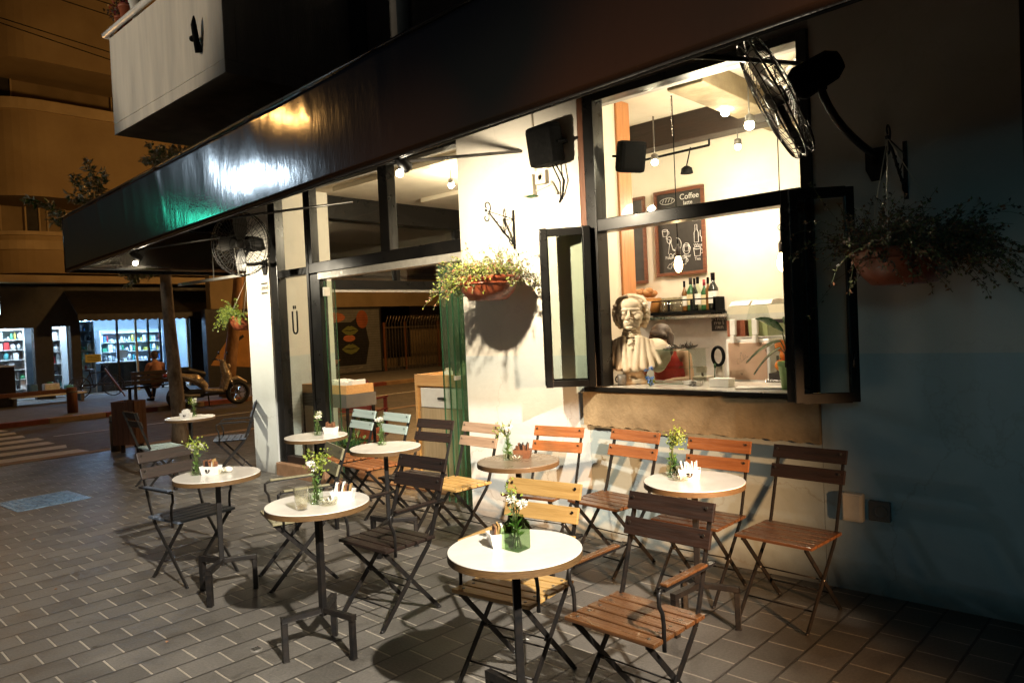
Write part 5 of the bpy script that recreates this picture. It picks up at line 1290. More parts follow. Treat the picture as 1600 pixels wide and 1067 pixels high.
# street tree: patchy trunk behind the awning, sparse lit sprays above and below it
tr = thing('street_tree', 'slender street tree with patchy bark behind the far-left table, sprays above the awning', 'tree', (-11.75, .22, 0))
r = random.Random(31)
b = MB(); pts = []; rs = []
for k in range(12):
    z = k*.36; pts.append((.02*math.sin(z*1.7)-.01*z, -.012*z+.02*math.cos(z*1.3), z)); rs.append((.115-.012*min(z, 2.6)) if z > .3 else .115+.04*(.3-z)/.3)
b.tube(pts, [q*(1+r.uniform(-.05, .05)) for q in rs], 'bark', 16); b.build('trunk', None, tr)
br = MB(); tips = []
def limb(p, d, L_, r0, lev):
    pts = [p]; v = d.normalized()
    for s_ in range(5): v = (v+rvec(r)*.22+V((0, 0, .05))).normalized(); pts.append(pts[-1]+v*L_/5)
    br.tube(pts, [r0*(1-.7*i/5) for i in range(6)], 'bark', 6); tips.append((pts, lev))
    if lev < 2:
        for _ in range(3): k = r.randint(2, 5); limb(pts[k], v+rvec(r)*.9, L_*.55, r0*.45, lev+1)
for d_, z, L_ in (((0, -.62, 1.0), 3.1, 1.5), ((.1, -.32, 1.0), 3.0, 1.25), ((0, -1.25, .10), 2.95, 1.4), ((.05, -.9, -.25), 2.85, 1.0), ((.5, .5, .2), 3.0, 1.2), ((-.5, .5, .6), 3.6, 1.1)):
    limb(V((-.01*z, -.012*z, z)), V(d_), L_*.8, .016, 0)
br.build('limbs', None, tr)
it = []
for pts, lev in tips:
    if lev == 0: continue
    for q, q2 in zip(pts, pts[1:]):
        for _ in range(13 if lev == 2 else 5): it.append((q.lerp(q2, r.random())+rvec(r)*.04, (q2-q).normalized()*.5+rvec(r)+V((0, 0, -.3)), rvec(r), r.uniform(.06, .13), r.uniform(.025, .045), 'leaf_pale' if r.random() < .75 else 'leaf'))
leafmesh('crown', 'leaf_pale', it, tr)
t2 = thing('leaning_tree', 'leaning bare brown trunk in front of the orange mural', 'tree', (-19.75, 4.95, .06)); b = MB(); b.tube([(0, -.05, 0), (0, .12, 1.1), (0, .38, 2.5), (0, .6, 4.2)], [.21, .17, .15, .13], 'bark_warm', 14); b.build('trunk', None, t2)
br = MB(); tips = []
for d_, z in (((0, .6, 1), 3.8), ((.4, -.4, 1), 4.1), ((-.4, .2, .8), 3.9)): limb(V((0, .5, z)), V(d_), 1.6, .06, 0)
br.build('limbs', None, t2); it = []
for pts, lev in tips:
    for q, q2 in zip(pts, pts[1:]):
        for _ in range(6): it.append((q.lerp(q2, r.random()), rvec(r), rvec(r), .13, .05, 'leaf'))
leafmesh('crown', 'leaf', it, t2)

# ------------------------------------------------------------------ scooter
sc0 = thing('motor_scooter', 'silver step-through scooter parked at the far kerb', 'scooter', (-18.75, 3.95, RZ), rad(90-10)); sc0.scale = (1.1, 1.1, 1.1)
# local +X is forward... built along X: rear wheel at -0.62, front wheel at +0.62
def wheel(x, R_, tilt=0):
    b = MB(); b.tube([(x+R_*.84*math.cos(k*PI/16), 0, R_+R_*.84*math.sin(k*PI/16)) for k in range(32)], R_*.17, 'rubber', 8, closed=True); W_ = b.build('wheel', None, sc0)
    b = MB(); b.tube([(x+R_*.66*math.cos(k*PI/12), 0, R_+R_*.66*math.sin(k*PI/12)) for k in range(24)], .02, 'chrome', 6, closed=True)
    for k in range(6): a = k*PI/3; b.bar((x, 0, R_), (x+R_*.66*math.cos(a), 0, R_+R_*.66*math.sin(a)), .03, .02, 'chrome', up=(0, 1, 0))
    b.cyl((x, -.06, R_), (x, .06, R_), .05, 'chrome', 12); b.build('rim', None, W_)
wheel(-.66, .285); wheel(.66, .285)
blob('body', 'scoot_body', [('c', (-.86, 0, .82), (-.30, 0, .70), .085, .13), ('c', (-.30, 0, .70), (-.10, 0, .50), .13, .10), ('c', (-.62, .09, .78), (-.25, .11, .62), .06, .07), ('c', (-.62, -.09, .78), (-.25, -.11, .62), .06, .07), ('c', (-.10, .10, .40), (.26, .10, .36), .045, .05), ('c', (-.10, -.10, .40), (.26, -.10, .36), .045, .05)], sc0, .018, 4)
blob('front_shield', 'scoot_body', [('c', (.30, .10, .40), (.42, .13, .72), .05, .06), ('c', (.30, -.10, .40), (.42, -.13, .72), .05, .06), ('c', (.42, 0, .72), (.36, 0, .92), .12, .09), ('c', (.34, 0, .42), (.42, 0, .72), .09, .12), ('c', (.36, 0, .95), (.34, 0, 1.04), .085, .07)], sc0, .018, 4)
blob('front_fender', 'scoot_body', [('c', (.50, 0, .60), (.66, 0, .63), .05, .06), ('c', (.66, 0, .63), (.86, 0, .52), .06, .04)], sc0, .016, 3)
blob('seat', 'seat_vinyl', [('c', (-.82, 0, .90), (-.45, 0, .88), .07, .10), ('c', (-.45, 0, .87), (-.12, 0, .78), .10, .08)], sc0, .018, 4)
b = MB(); b.tube([(.30, -.34, 1.10), (.36, -.18, 1.06), (.35, 0, 1.04), (.36, .18, 1.06), (.30, .34, 1.10)], .016, 'chrome', 8); b.tube([(.30, -.34, 1.10), (.26, -.44, 1.10)], .02, 'rubber', 8); b.tube([(.30, .34, 1.10), (.26, .44, 1.10)], .02, 'rubber', 8); b.build('handlebar', None, sc0)
for s_ in (-1, 1):
    b = MB(); b.tube([(.33, s_*.2, 1.07), (.36, s_*.32, 1.22)], .006, 'chrome', 6); b.sph((.36, s_*.35, 1.25), (.02, .06, .04), 'seat_vinyl', 2); b.build('mirror', None, sc0)
b = MB(); b.sph((.47, 0, .93), (.05, .08, .06), 'white_plastic', 2); b.build('headlight', None, sc0)
b = MB(); b.sph((-.95, 0, .80), (.05, .10, .045), 'red_lamp', 2); b.build('tail_lamp', None, sc0)
b = MB()
for s_ in (-1, 1): b.tube([(.40, s_*.05, .74), (.66, s_*.075, .285)], .022, 'chrome', 8)
b.build('fork', None, sc0)
b = MB(); b.box((-.62, -.13, .24), (-.12, .13, .44), 'steel_black', .05); b.box((-.15, -.16, .27), (.34, .16, .33), 'steel_black', .02); b.build('engine', None, sc0)
b = MB(); b.tube([(-.25, -.17, .30), (-.5, -.19, .30), (-.92, -.19, .40)], [.03, .05, .055], 'steel_grey', 10); b.build('exhaust', None, sc0)
b = MB(); b.tube([(-.66, .12, .285), (-.72, .12, .66)], .022, 'chrome', 8); b.build('shock_absorber', None, sc0)
b = MB(); b.tube([(0, .1, .28), (.06, .26, -.0)], .014, 'steel_black', 6); b.build('stand', None, sc0)

# ------------------------------------------------------------------ seated person on a bench across the street
bx, by = -21.0, 3.52
be = thing('street_bench', 'dark wooden bench on the far pavement left of the scooter', 'bench', (bx, by, .06), rad(90))
b = MB()
for k in range(4): b.box((-.75, -.20+k*.11, .43), (.75, -.20+k*.11+.09, .46), 'wood_dark', .004)
b.build('seat', None, be)
b = MB()
for k in range(3): b.box((-.75, -.30, .52+k*.12), (.75, -.265, .52+k*.12+.10), 'wood_dark', .004)
b.build('backrest', None, be)
for x in (-.65, .65): b = MB(); b.box((x-.03, -.28, 0), (x+.03, -.22, .86), 'steel_black'); b.box((x-.03, .14, 0), (x+.03, .20, .43), 'steel_black'); b.build('leg', None, be)
ps = thing('person', 'person in a salmon shirt seated on the far bench with back turned', 'person', (bx-.02, by-.02, .06), rad(90))
Q = []; cc = lambda a, b2, r1, r2: Q.append(('c', a, b2, r1, r2))
cc((0, -.04, .56), (0, -.10, .82), .15, .15); cc((0, -.10, .82), (0, -.06, 1.02), .15, .12); cc((-.16, -.07, 1.02), (.16, -.07, 1.02), .06, .06); cc((0, -.04, 1.05), (0, -.01, 1.16), .055, .05)
Q += [('e', (0, .0, 1.26), (.08, .10, .115)), ('e', (0, .10, 1.24), (.014, .018, .016)), ('e', (.08, .0, 1.25), (.012, .02, .03)), ('e', (-.08, .0, 1.25), (.012, .02, .03))]
for s_ in (-1, 1):
    cc((s_*.19, -.06, 1.0), (s_*.25, .02, .76), .05, .04); cc((s_*.25, .02, .76), (s_*.14, .22, .64), .038, .028); Q.append(('e', (s_*.12, .27, .63), (.03, .045, .018)))
    for k in range(4): cc((s_*(.10+.016*k), .30, .63), (s_*(.10+.016*k), .355-.006*abs(k-1), .612), .009, .007)
    cc((s_*.095, .27, .635), (s_*.07, .305, .62), .010, .008)
    cc((s_*.10, -.02, .54), (s_*.14, .40, .52), .09, .065); cc((s_*.14, .40, .52), (s_*.10-.10*s_, .30, .10), .06, .042); cc((s_*.0, .30, .06), (s_*.02, .46, .045), .042, .034)
blob('body', 'skin', Q, ps, .014, 3)
blob('shirt', 'pink_cloth', [('c', (0, -.04, .52), (0, -.10, .82), .165, .165), ('c', (0, -.10, .82), (0, -.06, 1.0), .165, .135), ('c', (-.16, -.07, 1.01), (.16, -.07, 1.01), .075, .075), ('c', (-.19, -.06, 1.0), (-.235, .0, .82), .065, .056), ('c', (.19, -.06, 1.0), (.235, .0, .82), .065, .056)], ps, .016, 4)
q = []
for s_ in (-1, 1): q += [('c', (s_*.10, -.02, .54), (s_*.14, .40, .52), .103, .078), ('c', (s_*.14, .40, .52), (s_*.04, .31, .14), .073, .056)]
blob('trousers', 'trousers', q, ps, .016, 3)
blob('hair', 'hair', [('e', (0, -.02, 1.30), (.09, .105, .095)), ('e', (0, -.06, 1.24), (.08, .06, .08))], ps, .014, 3)
blob('shoe', 'shoe', [('c', (.02, .29, .045), (.04, .47, .04), .05, .042), ('c', (-.02, .31, .045), (-.04, .49, .04), .05, .042)], ps, .014, 2)

# ------------------------------------------------------------------ apartment building with rounded balconies across the street
FB = thing('apartment_building', 'ochre apartment building with long rounded balconies across the street', 'building', (-30, 8, .06))
def rounded(x0, x1, y0, y1, R_, n=14):
    """plan polygon, front face at x1, rounded at the y0 front corner"""
    P = [(x0, y1), (x0, y0)]
    for k in range(n+1):
        a = -PI/2+PI/2*k/n; P.append((x1-R_+R_*math.cos(a), y0+R_+R_*math.sin(a)))
    P.append((x1, y1)); return P
def fbp(name, m, P, z0, z1, parent=FB):
    b = MB(); b.prism([(x+30, y-8) for x, y in P], z0-.06, z1-.06, m, 'z', smooth=False); o = b.build(name, None, parent); return o
Y0, Y1 = .62, 40
fbp('wall', 'far_wall_dark', [(-40, Y1), (-40, -6), (-29.6, -6), (-29.6, .6), (-28.2, .6), (-28.2, Y1)], 3.9, 15)
for z0, z1, pr_ in ((4.0, 5.14, -26.0), (6.35, 8.95, -25.9), (10.5, 13.5, -25.8)):
    o = fbp('balcony', 'far_wall', rounded(-28.198, pr_, Y0, Y1, 1.9), z0-.02, z1)
    fbp('coping', 'far_trim', rounded(-28.198, pr_+.06, Y0-.06, Y1, 1.95), z1+.002, z1+(.34 if z0 > 5 else .12), o)
    if z0 < 4.5: fbp('band', 'far_trim', rounded(-28.198, pr_+.05, Y0-.05, Y1, 1.93), z1-.44, z1-.16, o)
for y0, y1, z0, z1, m_ in ((.62, 2.2, 9.5, 11.0, 'dark_void'), (5.3, 6.6, 9.6, 10.55, 'dark_void'), (2.45, 2.8, 5.35, 6.35, 'dark_void'), (3.7, 4.8, 5.3, 5.95, 'far_trim'), (.62, 1.7, 5.35, 6.4, 'dark_void'), (8.5, 10, 5.4, 6.4, 'dark_void'), (9.5, 11, 9.6, 10.9, 'dark_void'), (14, 15.5, 9.6, 10.9, 'dark_void'), (13.5, 15, 5.4, 6.4, 'dark_void')):
    w_ = boxpart('window', (-28.198+30, y0-8, z0-.06), (-28.15+30, y1-8, z1-.06), m_, FB)
    for lo, hi in (((-.01, y0-8-.05, z0-.11), (.04, y0-8-.001, z1-.01)), ((-.01, y1-8+.001, z0-.11), (.04, y1-8+.05, z1-.01))):
        x = -28.149+30; boxpart('frame', (x+lo[0], lo[1], lo[2]), (x+hi[0], hi[1], hi[2]), 'far_trim', w_)
ac = thing('air_conditioner', 'pale air conditioner box on the back wall of a far balcony', 'air conditioner', (-28.0, 7.4, 9.95)); b = MB(); b.box((-.15, -.4, 0), (.15, .4, .55), 'white_plastic', .02); b.build('case', None, ac)
b = MB(); b.lathe([(.22, 0), (.22, .012), (.19, .012), (.18, .002), (.05, .002)], (.151, -.08, .28), 'steel_grey', 20, (1, 0, 0)); b.build('grille', None, ac)
b = MB()
for y in (3.05, 7.3): b.box((-28.197+30, y-8, 5.15), (-28.16+30, y-8+.05, 6.3), 'far_trim')
b.build('downpipe', None, FB)
# ground floor: shop with openings
GX = -26.3
gf = MB()
def pierw(y0, y1, z0=.06, z1=3.9, m_='shop_dark'): gf.box((GX-.3+30, y0-8, z0-.06), (GX+30, y1-8, z1-.06), m_)
pierw(-6, .9); pierw(2.0, 2.5); pierw(3.02, 3.28); pierw(6.85, 7.9)
pierw(.9, 2.0, 2.30, 3.9); pierw(2.5, 3.02, 2.32, 3.9); pierw(3.28, 6.85, 2.55, 3.9)
gf.build('shop_front_wall', None, FB)
b = MB(); b.box((-30+30, -6-8, 3.60), (GX+.45+30, 9-8, 3.84), 'far_trim', .02); b.build('fascia_band', None, FB)
b = MB(); b.box((-32.2+30, .6-8, 0), (-29.6+30, 7.3-8, 3.84), 'shop_inner'); b.build('shop_rear', None, FB)
b = MB(); b.box((-29.598+30, .6-8, 0), (GX-.3+30, .66-8, 3.8), 'shop_inner'); b.box((-29.598+30, 7.24-8, 0), (GX-.3+30, 7.3-8, 3.8), 'shop_inner'); b.box((-29.598+30, .662-8, 2.75), (GX-.302+30, 7.238-8, 2.8), 'shop_inner'); b.box((-29.598+30, .662-8, -.05), (GX-.302+30, 7.238-8, .02), 'far_pave'); b.box((-29.598+30, 2.98-8, .021), (GX-.304+30, 3.03-8, 2.749), 'shop_inner'); b.build('shop_room', None, FB)
b = MB(); b.box((GX-.16+30, 3.285-8, .35), (GX-.15+30, 6.845-8, 2.48), 'glass_store'); SW = b.build('shop_window', None, FB)
b = MB()
for y in (3.30, 4.45, 5.05, 5.45, 5.85, 6.80): b.box((GX-.19+30, y-8-.03, .02), (GX-.12+30, y-8+.03, 2.488), 'far_trim' if y in (5.05, 6.80) else 'steel_black')
b.box((GX-.19+30, 3.33-8, .28), (GX-.12+30, 6.77-8, .345), 'steel_black'); b.build('mullion', None, SW)
for x, y, L_ in ((-26.95, 1.4, .9), (-27.5, 4.3, 1.6), (-27.6, 5.9, 1.4), (-26.85, 2.75, .4)):
    t = thing('shop_tube_lamp', ['tube lamp over the left shelves of the shop', 'tube lamp in the middle of the shop', 'tube lamp near the right shop window', 'tube lamp above the shop drinks fridge'][[1.4, 4.3, 5.9, 2.75].index(y)], 'lamp', (x, y, 2.66)); boxpart('tube', (-.05, -L_/2, -.03), (.05, L_/2, .0), 'fluor', t); boxpart('housing', (-.07, -L_/2-.03, .001), (.07, L_/2+.03, .05), 'white', t)
# shop awning
sa = thing('shop_awning', 'dark scalloped awning over the lit shop windows', 'awning', (GX, 5.0, 2.5))
b = MB(); b.prism([(0.01, .95), (0.01, .88), (1.15, .10), (1.17, .16)], -2.1, 2.55, 'shop_dark', 'y') if False else b.prism([(.95, .01), (.88, .01), (.10, 1.15), (.16, 1.17)], 0, .01, 'shop_dark', 'z') if False else None
me_p = [(.01, .95), (.01, .88), (1.15, .10), (1.17, .16)]
b.prism(me_p, -2.1, 2.7, 'shop_dark', 'y'); b.build('canopy', None, sa)
b = MB(); n_ = 24; P = []
for k in range(n_+1): P.append((-2.1+4.8*k/n_, .15))
for k in range(n_*6, -1, -1): P.append((-2.1+4.8*k/(n_*6), -.03-.045*abs(math.sin(k/6*PI))))
b.prism(P, 1.172, 1.182, 'shop_dark', 'x'); b.build('scalloped_edge', None, sa)
# lit sign at the left edge
ls = thing('lit_sign', 'small lit pale-blue box sign on the dark shop wall at the left edge', 'sign', (GX, .95, 3.02))
b = MB(); b.box((.02, -.32, -.33), (.16, .20, .33), 'steel_black', .01); b.build('box', None, ls)
b = MB(); b.box((.161, -.29, -.30), (.165, .17, .30), 'lightbox'); b.build('face', None, ls)
# shelves with goods
gcol = [mat('goods_'+n_, c, None, 20, .4) for n_, c in (('white', (.75, .78, .78)), ('blue', (.08, .22, .5)), ('green', (.06, .32, .16)), ('teal', (.1, .4, .42)), ('red', (.5, .05, .05)), ('yellow', (.6, .5, .1)), ('dark', (.03, .03, .04)))]
def shelf_unit(label, y0, y1, x, levels, seed, z0=.3, z1=2.2):
    t = thing('shop_shelf', label, 'shelf', (x, (y0+y1)/2, .08)); w_ = (y1-y0)/2
    b = MB()
    for k in range(levels+1): z = z0+(z1-z0)*k/levels; b.box((-.25, -w_, z-.02), (.12, w_, z), 'white')
    b.box((-.27, -w_, 0), (-.251, w_, z1+.1), 'shop_inner'); b.box((-.25, -w_-.03, 0), (.12, -w_-.001, z1+.1), 'white'); b.box((-.25, w_+.001, 0), (.12, w_+.03, z1+.1), 'white'); b.build('rack', None, t)
    r = random.Random(seed); base = [None]
    for k in range(levels):
        z = z0+(z1-z0)*k/levels; y = -w_+.05
        while y < w_-.05:
            ww = r.choice((.05, .07, .09, .12, .17)); hh = r.uniform(.30, .86)*(z1-z0)/levels; c = gcol[0] if r.random() < .58 else r.choice(gcol)
            if r.random() < .12: y += ww; continue
            g_ = tag(bpy.data.objects.new('packaged_goods', None), 'small bottle or packet on a lit shop shelf across the street', 'goods', 'goods on the shop shelves')
            b = MB()
            if r.random() < .55: b.lathe([(ww*.42, 0), (ww*.42, hh*.65), (ww*.2, hh*.82), (ww*.2, hh)], m=c, n=8)
            else: b.box((-ww*.42, -ww*.42, 0), (ww*.42, ww*.42, hh), c, .004)
            o = b.build('packaged_goods', None, None); bpy.data.objects.remove(g_); tag(o, 'small bottle or packet on a lit shop shelf across the street', 'goods', 'goods on the shop shelves')
            o.location = (x+.0, (y0+y1)/2+y+ww/2, .08+z+.001); y += ww+.015
shelf_unit('left white shop shelf full of bottles across the street', .95, 2.0, -27.6, 6, 1)
shelf_unit('narrow lit fridge shelf of drinks across the street', 2.5, 2.95, -27.3, 5, 2)
shelf_unit('shelf of red and white packets at the left of the shop window', 3.35, 3.95, -27.3, 5, 3, .8, 2.4)
shelf_unit('low shelf deep inside the shop window', 4.6, 6.7, -28.6, 5, 4, .3, 2.0)
t = thing('shop_counter', 'dark counter inside the shop window', 'counter', (-27.4, 5.0, .08)); b = MB(); b.box((-.3, -.9, 0), (.3, .9, .95), 'shop_dark', .02); b.build('body', None, t); b = MB(); b.box((-.34, -.94, .951), (.34, .94, .99), 'white', .01); b.build('top', None, t)
t = thing('till_screen', 'small white till screen on the shop counter', 'screen', (-27.4, 4.9, 1.072)); b = MB(); b.box((-.03, -.18, .10), (.03, .18, .40), 'white', .01); b.build('display', None, t); b = MB(); b.box((-.08, -.08, 0), (.08, .08, .02), 'white'); b.cyl((0, 0, .02), (0, 0, .10), .025, 'white', 8); b.build('stand', None, t)
t = thing('yellow_notice', 'small yellow notice board by the shop window', 'sign', (GX+.05, 3.62, 1.25)); b = MB(); b.box((-.01, -.24, -.13), (.01, .24, .13), gcol[5], .004); b.build('panel', None, t)
b = MB()
for k in range(3): b.box((.0105, -.18, .05-k*.06), (.012, .18, .07-k*.06), 'ink_black')
b.build('printed_line', None, t)
# goods on the pavement in front
tb = thing('display_bench', 'low pale display bench in front of the shop', 'bench', (-24.4, 1.75, .06)); b = MB(); b.box((-.35, -.95, .22), (.35, .95, .27), 'white', .008); b.build('top', None, tb)
for y in (-.85, .85): boxpart('leg', (-.3, y-.04, 0), (.3, y+.04, .219), 'steel_grey', tb)
for k, (y, w_, h, c, l_) in enumerate(((-.35, .20, .32, gcol[1], 'blue shrink-wrapped water pack on the display bench'), (.12, .36, .30, gcol[0], 'large white sack with green top on the display bench'), (.58, .18, .22, gcol[3], 'small teal carton at the right end of the display bench'))):
    t = thing('water_pack' if k == 0 else 'goods_sack' if k == 1 else 'carton', l_, 'pack', (-24.4, 1.75+y, .331)); b = MB(); b.box((-.16, -w_/2*1.1, 0), (.16, w_/2*1.1, h), c, .05); b.build('wrap', None, t)
    if k == 1: b = MB(); b.sph((0, -.02, h+.015), (.06, .09, .03), gcol[2], 2); b.build('tie', None, t)
t = thing('dark_cabinet', 'dark drinks cabinet standing outside at the left of the shop', 'cabinet', (-24.6, .62, .06)); b = MB(); b.box((-.3, -.36, 0), (.3, .36, 1.12), 'wood_dark', .02); b.build('body', None, t); b = MB(); b.box((-.33, -.39, 1.121), (.33, .39, 1.16), 'white', .008); b.build('top', None, t)
t = thing('leaning_plank', 'brown plank leaning by the shop window', 'plank', (-24.2, 3.55, .06)); b = MB(); b.bar((0, -.28, .9), (.25, .18, .02), .14, .03, 'wood_plank_v'); b.build('board', None, t)
# bicycle leaning at the shop
bc = thing('bicycle', 'dark bicycle leaning in shadow before the shop fridge', 'bicycle', (-24.9, 3.25, .06), rad(96))
for x in (-.5, .5):
    b = MB(); b.tube([(x+.32*math.cos(k*PI/14), 0, .34+.32*math.sin(k*PI/14)) for k in range(28)], .018, 'rubber', 6, closed=True); W_ = b.build('wheel', None, bc)
    b = MB()
    for k in range(10): a = k*PI/5; b.tube([(x, 0, .34), (x+.31*math.cos(a), 0, .34+.31*math.sin(a))], .003, 'chrome', 4)
    b.build('spokes', None, W_)
b = MB()
for a, c in (((-.5, 0, .34), (-.08, 0, .32)), ((-.08, 0, .32), (-.2, 0, .82)), ((-.5, 0, .34), (-.18, 0, .75)), ((-.18, 0, .75), (.34, 0, .80)), ((-.08, 0, .32), (.36, 0, .72)), ((.33, 0, .92), (.5, 0, .34))): b.tube([a, c], .018, 'steel_black', 8)
b.build('frame', None, bc); b = MB(); b.tube([(.28, -.28, .98), (.33, 0, .95), (.28, .28, .98)], .013, 'chrome', 8); b.build('handlebar', None, bc); b = MB(); b.sph((-.21, 0, .86), (.13, .07, .035), 'seat_vinyl', 2); b.build('saddle', None, bc)
# dark side doorway panel & poster column right of shop
t = thing('pale_notice_panel', 'tall pale timber panel on the wall right of the shop windows', 'panel', (-26.25, 7.55, .7)); b = MB(); b.box((0, -.28, -.5), (.05, .28, 1.4), 'wood_ply', .004); b.build('board', None, t)

# ------------------------------------------------------------------ painted wall and fence along the far pavement
MW = thing('mural_wall', 'street wall painted with orange shapes and a dark mural of green lips', 'wall', (-24.3, 8.2, .06))
boxpart('masonry', (-.3, 0, 0), (0, 5.6, 2.65), 'shop_dark', MW)
boxpart('upper_band', (-.3, -1.5, 2.652), (.02, 12, 3.8), 'far_wall_dark', MW)
def flat(name, pts, m_, lay, parent=MW):
    b = MB(); b.prism(pts, .001+lay*.004, .004+lay*.004, m_, 'x'); return b.build(name, None, parent)
mk = lambda n_, c: mat('mural_'+n_, c, None, 3, .75, 0, .1, 30)
MO, MR, MK, MG, MY, MBL, MP = mk('orange', (.42, .20, .05)), mk('red', (.32, .09, .03)), mk('black', (.012, .011, .012)), mk('green', (.17, .19, .05)), mk('yellow', (.50, .33, .09)), mk('grey', (.16, .16, .15)), mk('salmon', (.5, .16, .07))
me_ = lambda cy, cz, ry, rz, n=20, a=0: [(cy+ry*math.cos(2*PI*k/n)*math.cos(a)-rz*math.sin(2*PI*k/n)*math.sin(a), cz+ry*math.cos(2*PI*k/n)*math.sin(a)+rz*math.sin(2*PI*k/n)*math.cos(a)) for k in range(n)]
wing = boxpart('side_masonry', (-.3, -1.7, 0), (-.001, -.002, 2.65), 'shop_dark', MW)
flat('painting', [(-1.6, .75), (-.3, 2.5), (1.2, 2.6), (1.2, .62), (.2, .55)], MO, 0); flat('painting', [(-.2, 1.9), (.2, 2.5), (.6, 2.5), (.5, 1.4), (.1, 1.2)], MR, 1)
flat('painting', me_(.55, 1.75, .28, .30), MG, 2); flat('painting', me_(.55, 1.75, .14, .15), MK, 3); flat('painting', [(-.9, 1.45), (-.4, 1.75), (-.36, 1.66), (-.85, 1.36)], MK, 1)
flat('painting', [(.3, .15), (.7, .5), (1.1, .15), (.9, -.0+.02), (.5, .02)], MP, 1)
flat('painting', [(1.3, .05), (5.5, .05), (5.5, 2.55), (1.3, 2.55)], MBL, 0)
flat('painting', [(2.2, .35), (4.75, .35), (4.95, 1.2), (4.7, 2.4), (4.1, 2.05), (3.2, 2.05), (2.7, 2.5), (2.2, 2.1)], MK, 1)
flat('painting', me_(3.3, 2.25, .55, .2), MP, 1.5); flat('painting', me_(4.65, 2.15, .28, .36), MR, 2)
def lips(cy, cz, s_, a=0):
    P = [(-1, 0), (-.55, .30), (-.18, .46), (0, .38), (.18, .46), (.55, .30), (1, 0), (.55, -.34), (0, -.5), (-.55, -.34)]
    flat('painting', [(cy+s_*(u*math.cos(a)-v*math.sin(a)), cz+s_*(u*math.sin(a)+v*math.cos(a))) for u, v in P], MG, 3)
    flat('painting', [(cy+s_*.86*u, cz+s_*v) for u, v in ((-1, 0), (-.4, .08), (0, .02), (.4, .08), (1, 0), (.4, -.03), (0, -.06), (-.4, -.03))], MK, 4)
for a in ((4.05, 1.72, .40), (3.0, 1.25, .38), (4.05, 1.0, .42), (1.85, 2.0, .42)): lips(*a)
flat('painting', me_(4.0, 1.42, .28, .13), MP, 2); flat('painting', me_(1.9, 1.72, .34, .10), MY, 2)
flat('painting', [(1.5, .5), (2.35, .5), (2.35, 1.15), (1.9, 1.5), (1.5, .95)], MY, 2)
for k in range(4): flat('painting', me_(1.62+k*.2, .42, .08, .16), MO if k % 2 else mk('cream', (.55, .5, .42)), 3)
flat('painting', [(2.7, .62), (3.55, .62), (3.15, .28)], MP, 3)
for k in range(7): flat('painting', [(2.4+k*.28, .13+.05*math.sin(k)), (2.4+k*.28+.5, .15+.12*k/7), (2.4+k*.28+.5, .18+.12*k/7), (2.4+k*.28, .17+.05*math.sin(k))], mk('pale', (.26, .25, .23)), 2+.1*k)
flat('painting', [(1.62, 1.35), (1.85, 1.75), (2.1, 1.3), (2.0, 1.2), (1.85, 1.55), (1.7, 1.25)], MR, 4)
b = MB()
for k in range(26): b.box((.001+.02, 1.3, .08+k*.097), (.0235, 5.5, .08+k*.097+.006), 'ink_black')
b.build('shutter_line', None, MW)
PW = thing('iron_fence', 'tall iron bar fence with bent spikes right of the mural', 'fence', (-24.2, 13.9, .06))
b = MB()
for k in range(30):
    y = .05+k*.155; b.tube([(0, y, .02), (0, y, 1.95), (.16, y, 2.25)], .014, 'galv', 5)
b.build('bars', None, PW)
b = MB()
for z in (.12, 1.75): b.box((-.03, 0, z), (-.015, 4.7, z+.05), 'galv')
b.build('rail', None, PW)
for y in (-.02, 1.05, 2.9, 4.72): boxpart('post', (-.06, y-.05, 0), (-.032, y+.05, 2.0), 'wood_plank_v', PW)
t = thing('back_wall', 'dark wall behind the iron fence', 'wall', (-27, 17, .06)); b = MB(); b.box((-.2, -3.2, 0), (0, 20, 3.9), 'far_wall_dark'); b.build('masonry', None, t); b = MB(); b.box((.001, -2, .4), (.02, .5, 3.3), 'dark_void'); b.build('gate_opening', None, t)
# litter on the pavers
r = random.Random(77)
for k, (x, y) in enumerate(((-3.1, -3.1), (-4.3, -3.0), (-5.9, -3.1), (-2.7, -1.75), (-6.6, -1.9), (-7.6, -2.8), (-1.35, -1.5), (-4.9, -1.6), (-8.2, -1.9), (-3.9, -1.55))):
    it = [(V((0, 0, .004)), V((math.cos(k*2.3), math.sin(k*2.3), .06)), V((0, 0, 1)), r.uniform(.025, .05), r.uniform(.012, .025), 'leaf_russet' if k % 3 else 'paper')]
    t = thing('fallen_leaf' if k % 3 else 'paper_scrap', 'tiny dry leaf lying on the pavers' if k % 3 else 'tiny white paper scrap lying on the pavers', 'litter', (x, y, 0), 0, 'litter on the pavers'); leafmesh('blade' if k % 3 else 'scrap', 'leaf_russet', it, t)
# overhead wires
for k, (a, c) in enumerate((((0, 28), (190, 88)), ((0, 36), (190, 100)), ((95, 0), (190, 31)), ((150, 0), (190, 13)))):
    p, q = at(*a, 0, -19), at(*c, 0, -19); d_ = (q-p)
    t = thing('overhead_wire', ['upper cable of the long pair crossing the ochre facade', 'lower cable of the long pair crossing the ochre facade', 'single cable crossing the top left corner', 'short cable nearest the balcony flower pots'][k], 'cable', p-d_*1.2)
    b = MB(); b.tube([d_*(s_/12*4)+V((0, 0, .15*((s_/6-1)**2-1)*.0)) for s_ in range(13)], .012, 'ink_black', 5); b.build('wire', None, t)

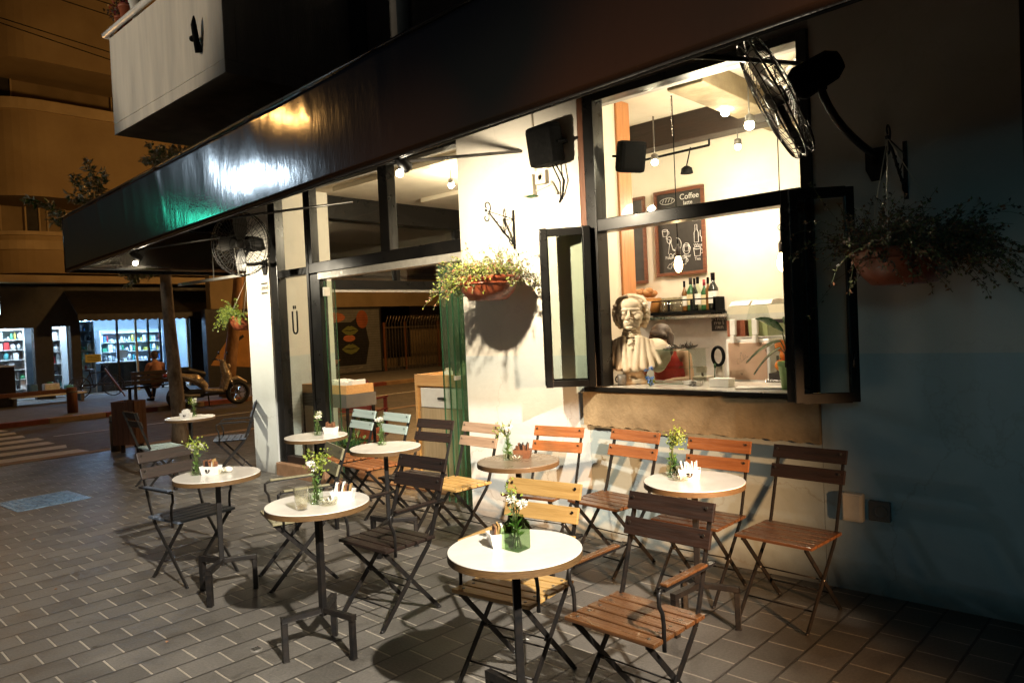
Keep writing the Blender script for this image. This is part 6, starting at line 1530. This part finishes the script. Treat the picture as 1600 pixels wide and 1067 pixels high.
# ------------------------------------------------------------------ light
w = bpy.data.worlds.new('World'); S.world = w; w.use_nodes = True
nt = w.node_tree; sky = nt.nodes.new('ShaderNodeTexSky'); sky.sky_type = 'NISHITA'; sky.sun_disc = False
sky.sun_elevation = rad(-3.0); sky.sun_rotation = rad(250)
bg = nt.nodes['Background']; nt.links.new(sky.outputs[0], bg.inputs[0]); bg.inputs[1].default_value = .06
def lamp(name, kind, loc, aim, energy, col, soft, size=60, blend=1.0):
    l = bpy.data.lights.new(name, kind); l.energy = energy; l.color = col; l.shadow_soft_size = soft
    o = bpy.data.objects.new(name, l); COL.objects.link(o); o.location = loc
    if kind == 'SPOT':
        l.spot_size = rad(size); l.spot_blend = blend
        o.rotation_euler = (V(aim)-V(loc)).to_track_quat('-Z', 'Y').to_euler()
    return o
# street lamp to the right, far enough for near-parallel shadows
lamp('street_lamp_right', 'SPOT', (5.2, -5.0, 6.9), (-4.6, -1.7, .2), 14500, (1, .90, .76), .10, 27, .75)
# unseen warm spot, added only to brighten the balcony front
lamp('balcony_fill_warm', 'SPOT', (-9.8, -8.8, 5.4), (-7.9, -1.4, 5.05), 1150, (1, .84, .62), .12, 24, .6)
# unseen cool fill, added to tint the dim right-hand wall teal
lamp('wall_fill_cool', 'SPOT', (2.2, -8.5, 3.6), (-.75, 0, 1.15), 185, (.24, .72, .88), .9, 20, 1.0)
# a low orange sodium lamp down the street, raking along the foot of the wall
lamp('street_lamp_low_orange', 'SPOT', (7.6, -5.6, 2.0), (-3.7, -.1, .30), 13000, (1, .52, .22), .12, 11.5, .9)
# white and sodium street lamps to the left, the ones mirrored in the awning
lamp('street_lamp_white', 'SPOT', (-13.2, -5.65, 4.73), (-9.4, -.9, 2.8), 165, (.66, .84, 1.0), .10, 115)
lamp('awning_glint_green', 'SPOT', (-14.4, -5.3, 4.2), (-8.2, -1.4, 2.2), 18, (.05, 1, .62), .14, 80)  # unseen green spot added for the teal patch mirrored on the valance
lamp('street_lamp_sodium', 'POINT', (-16.3, -7.9, 7.2), None, 130, (1, .50, .14), .10)
lamp('street_lamp_sodium_far', 'POINT', (-21.0, -.9, 5.4), None, 130, (1, .50, .14), .25)
lamp('street_lamp_sodium_side', 'POINT', (-15.9, 9.5, 5.8), None, 1500, (1, .52, .16), .25)
spot_lamp('exterior spot lamp at the awning edge aimed at the pier basket', (-3.80, -1.50, 2.80), (-4.35, 0, 1.9), (1, .84, .60), 430, 130)
spot_lamp('bright bulb under the left end of the awning, lighting the corner pillar', (-8.75, -1.35, 2.66), (-8.55, 0, 1.55), (1, .88, .66), 330, 120)
lamp('interior_lamp', 'POINT', (-2.45, .42, 3.05), None, 62, (1, .84, .62), .10)
lamp('interior_lamp', 'POINT', (-3.2, 1.5, 2.75), None, 58, (1, .84, .62), .10)
lamp('interior_lamp', 'POINT', (-6.2, 1.6, 3.2), None, 260, (1, .82, .58), .12)
S.view_settings.view_transform = 'Standard'; S.view_settings.look = 'None'; S.view_settings.exposure = 0; S.view_settings.gamma = 1
S.render.engine = 'CYCLES'; S.cycles.max_bounces = 8; S.cycles.transparent_max_bounces = 24; S.cycles.glossy_bounces = 3; S.cycles.diffuse_bounces = 4
S.cycles.sample_clamp_indirect = 6; S.cycles.caustics_reflective = False; S.cycles.caustics_refractive = False
S.cycles.use_denoising = True
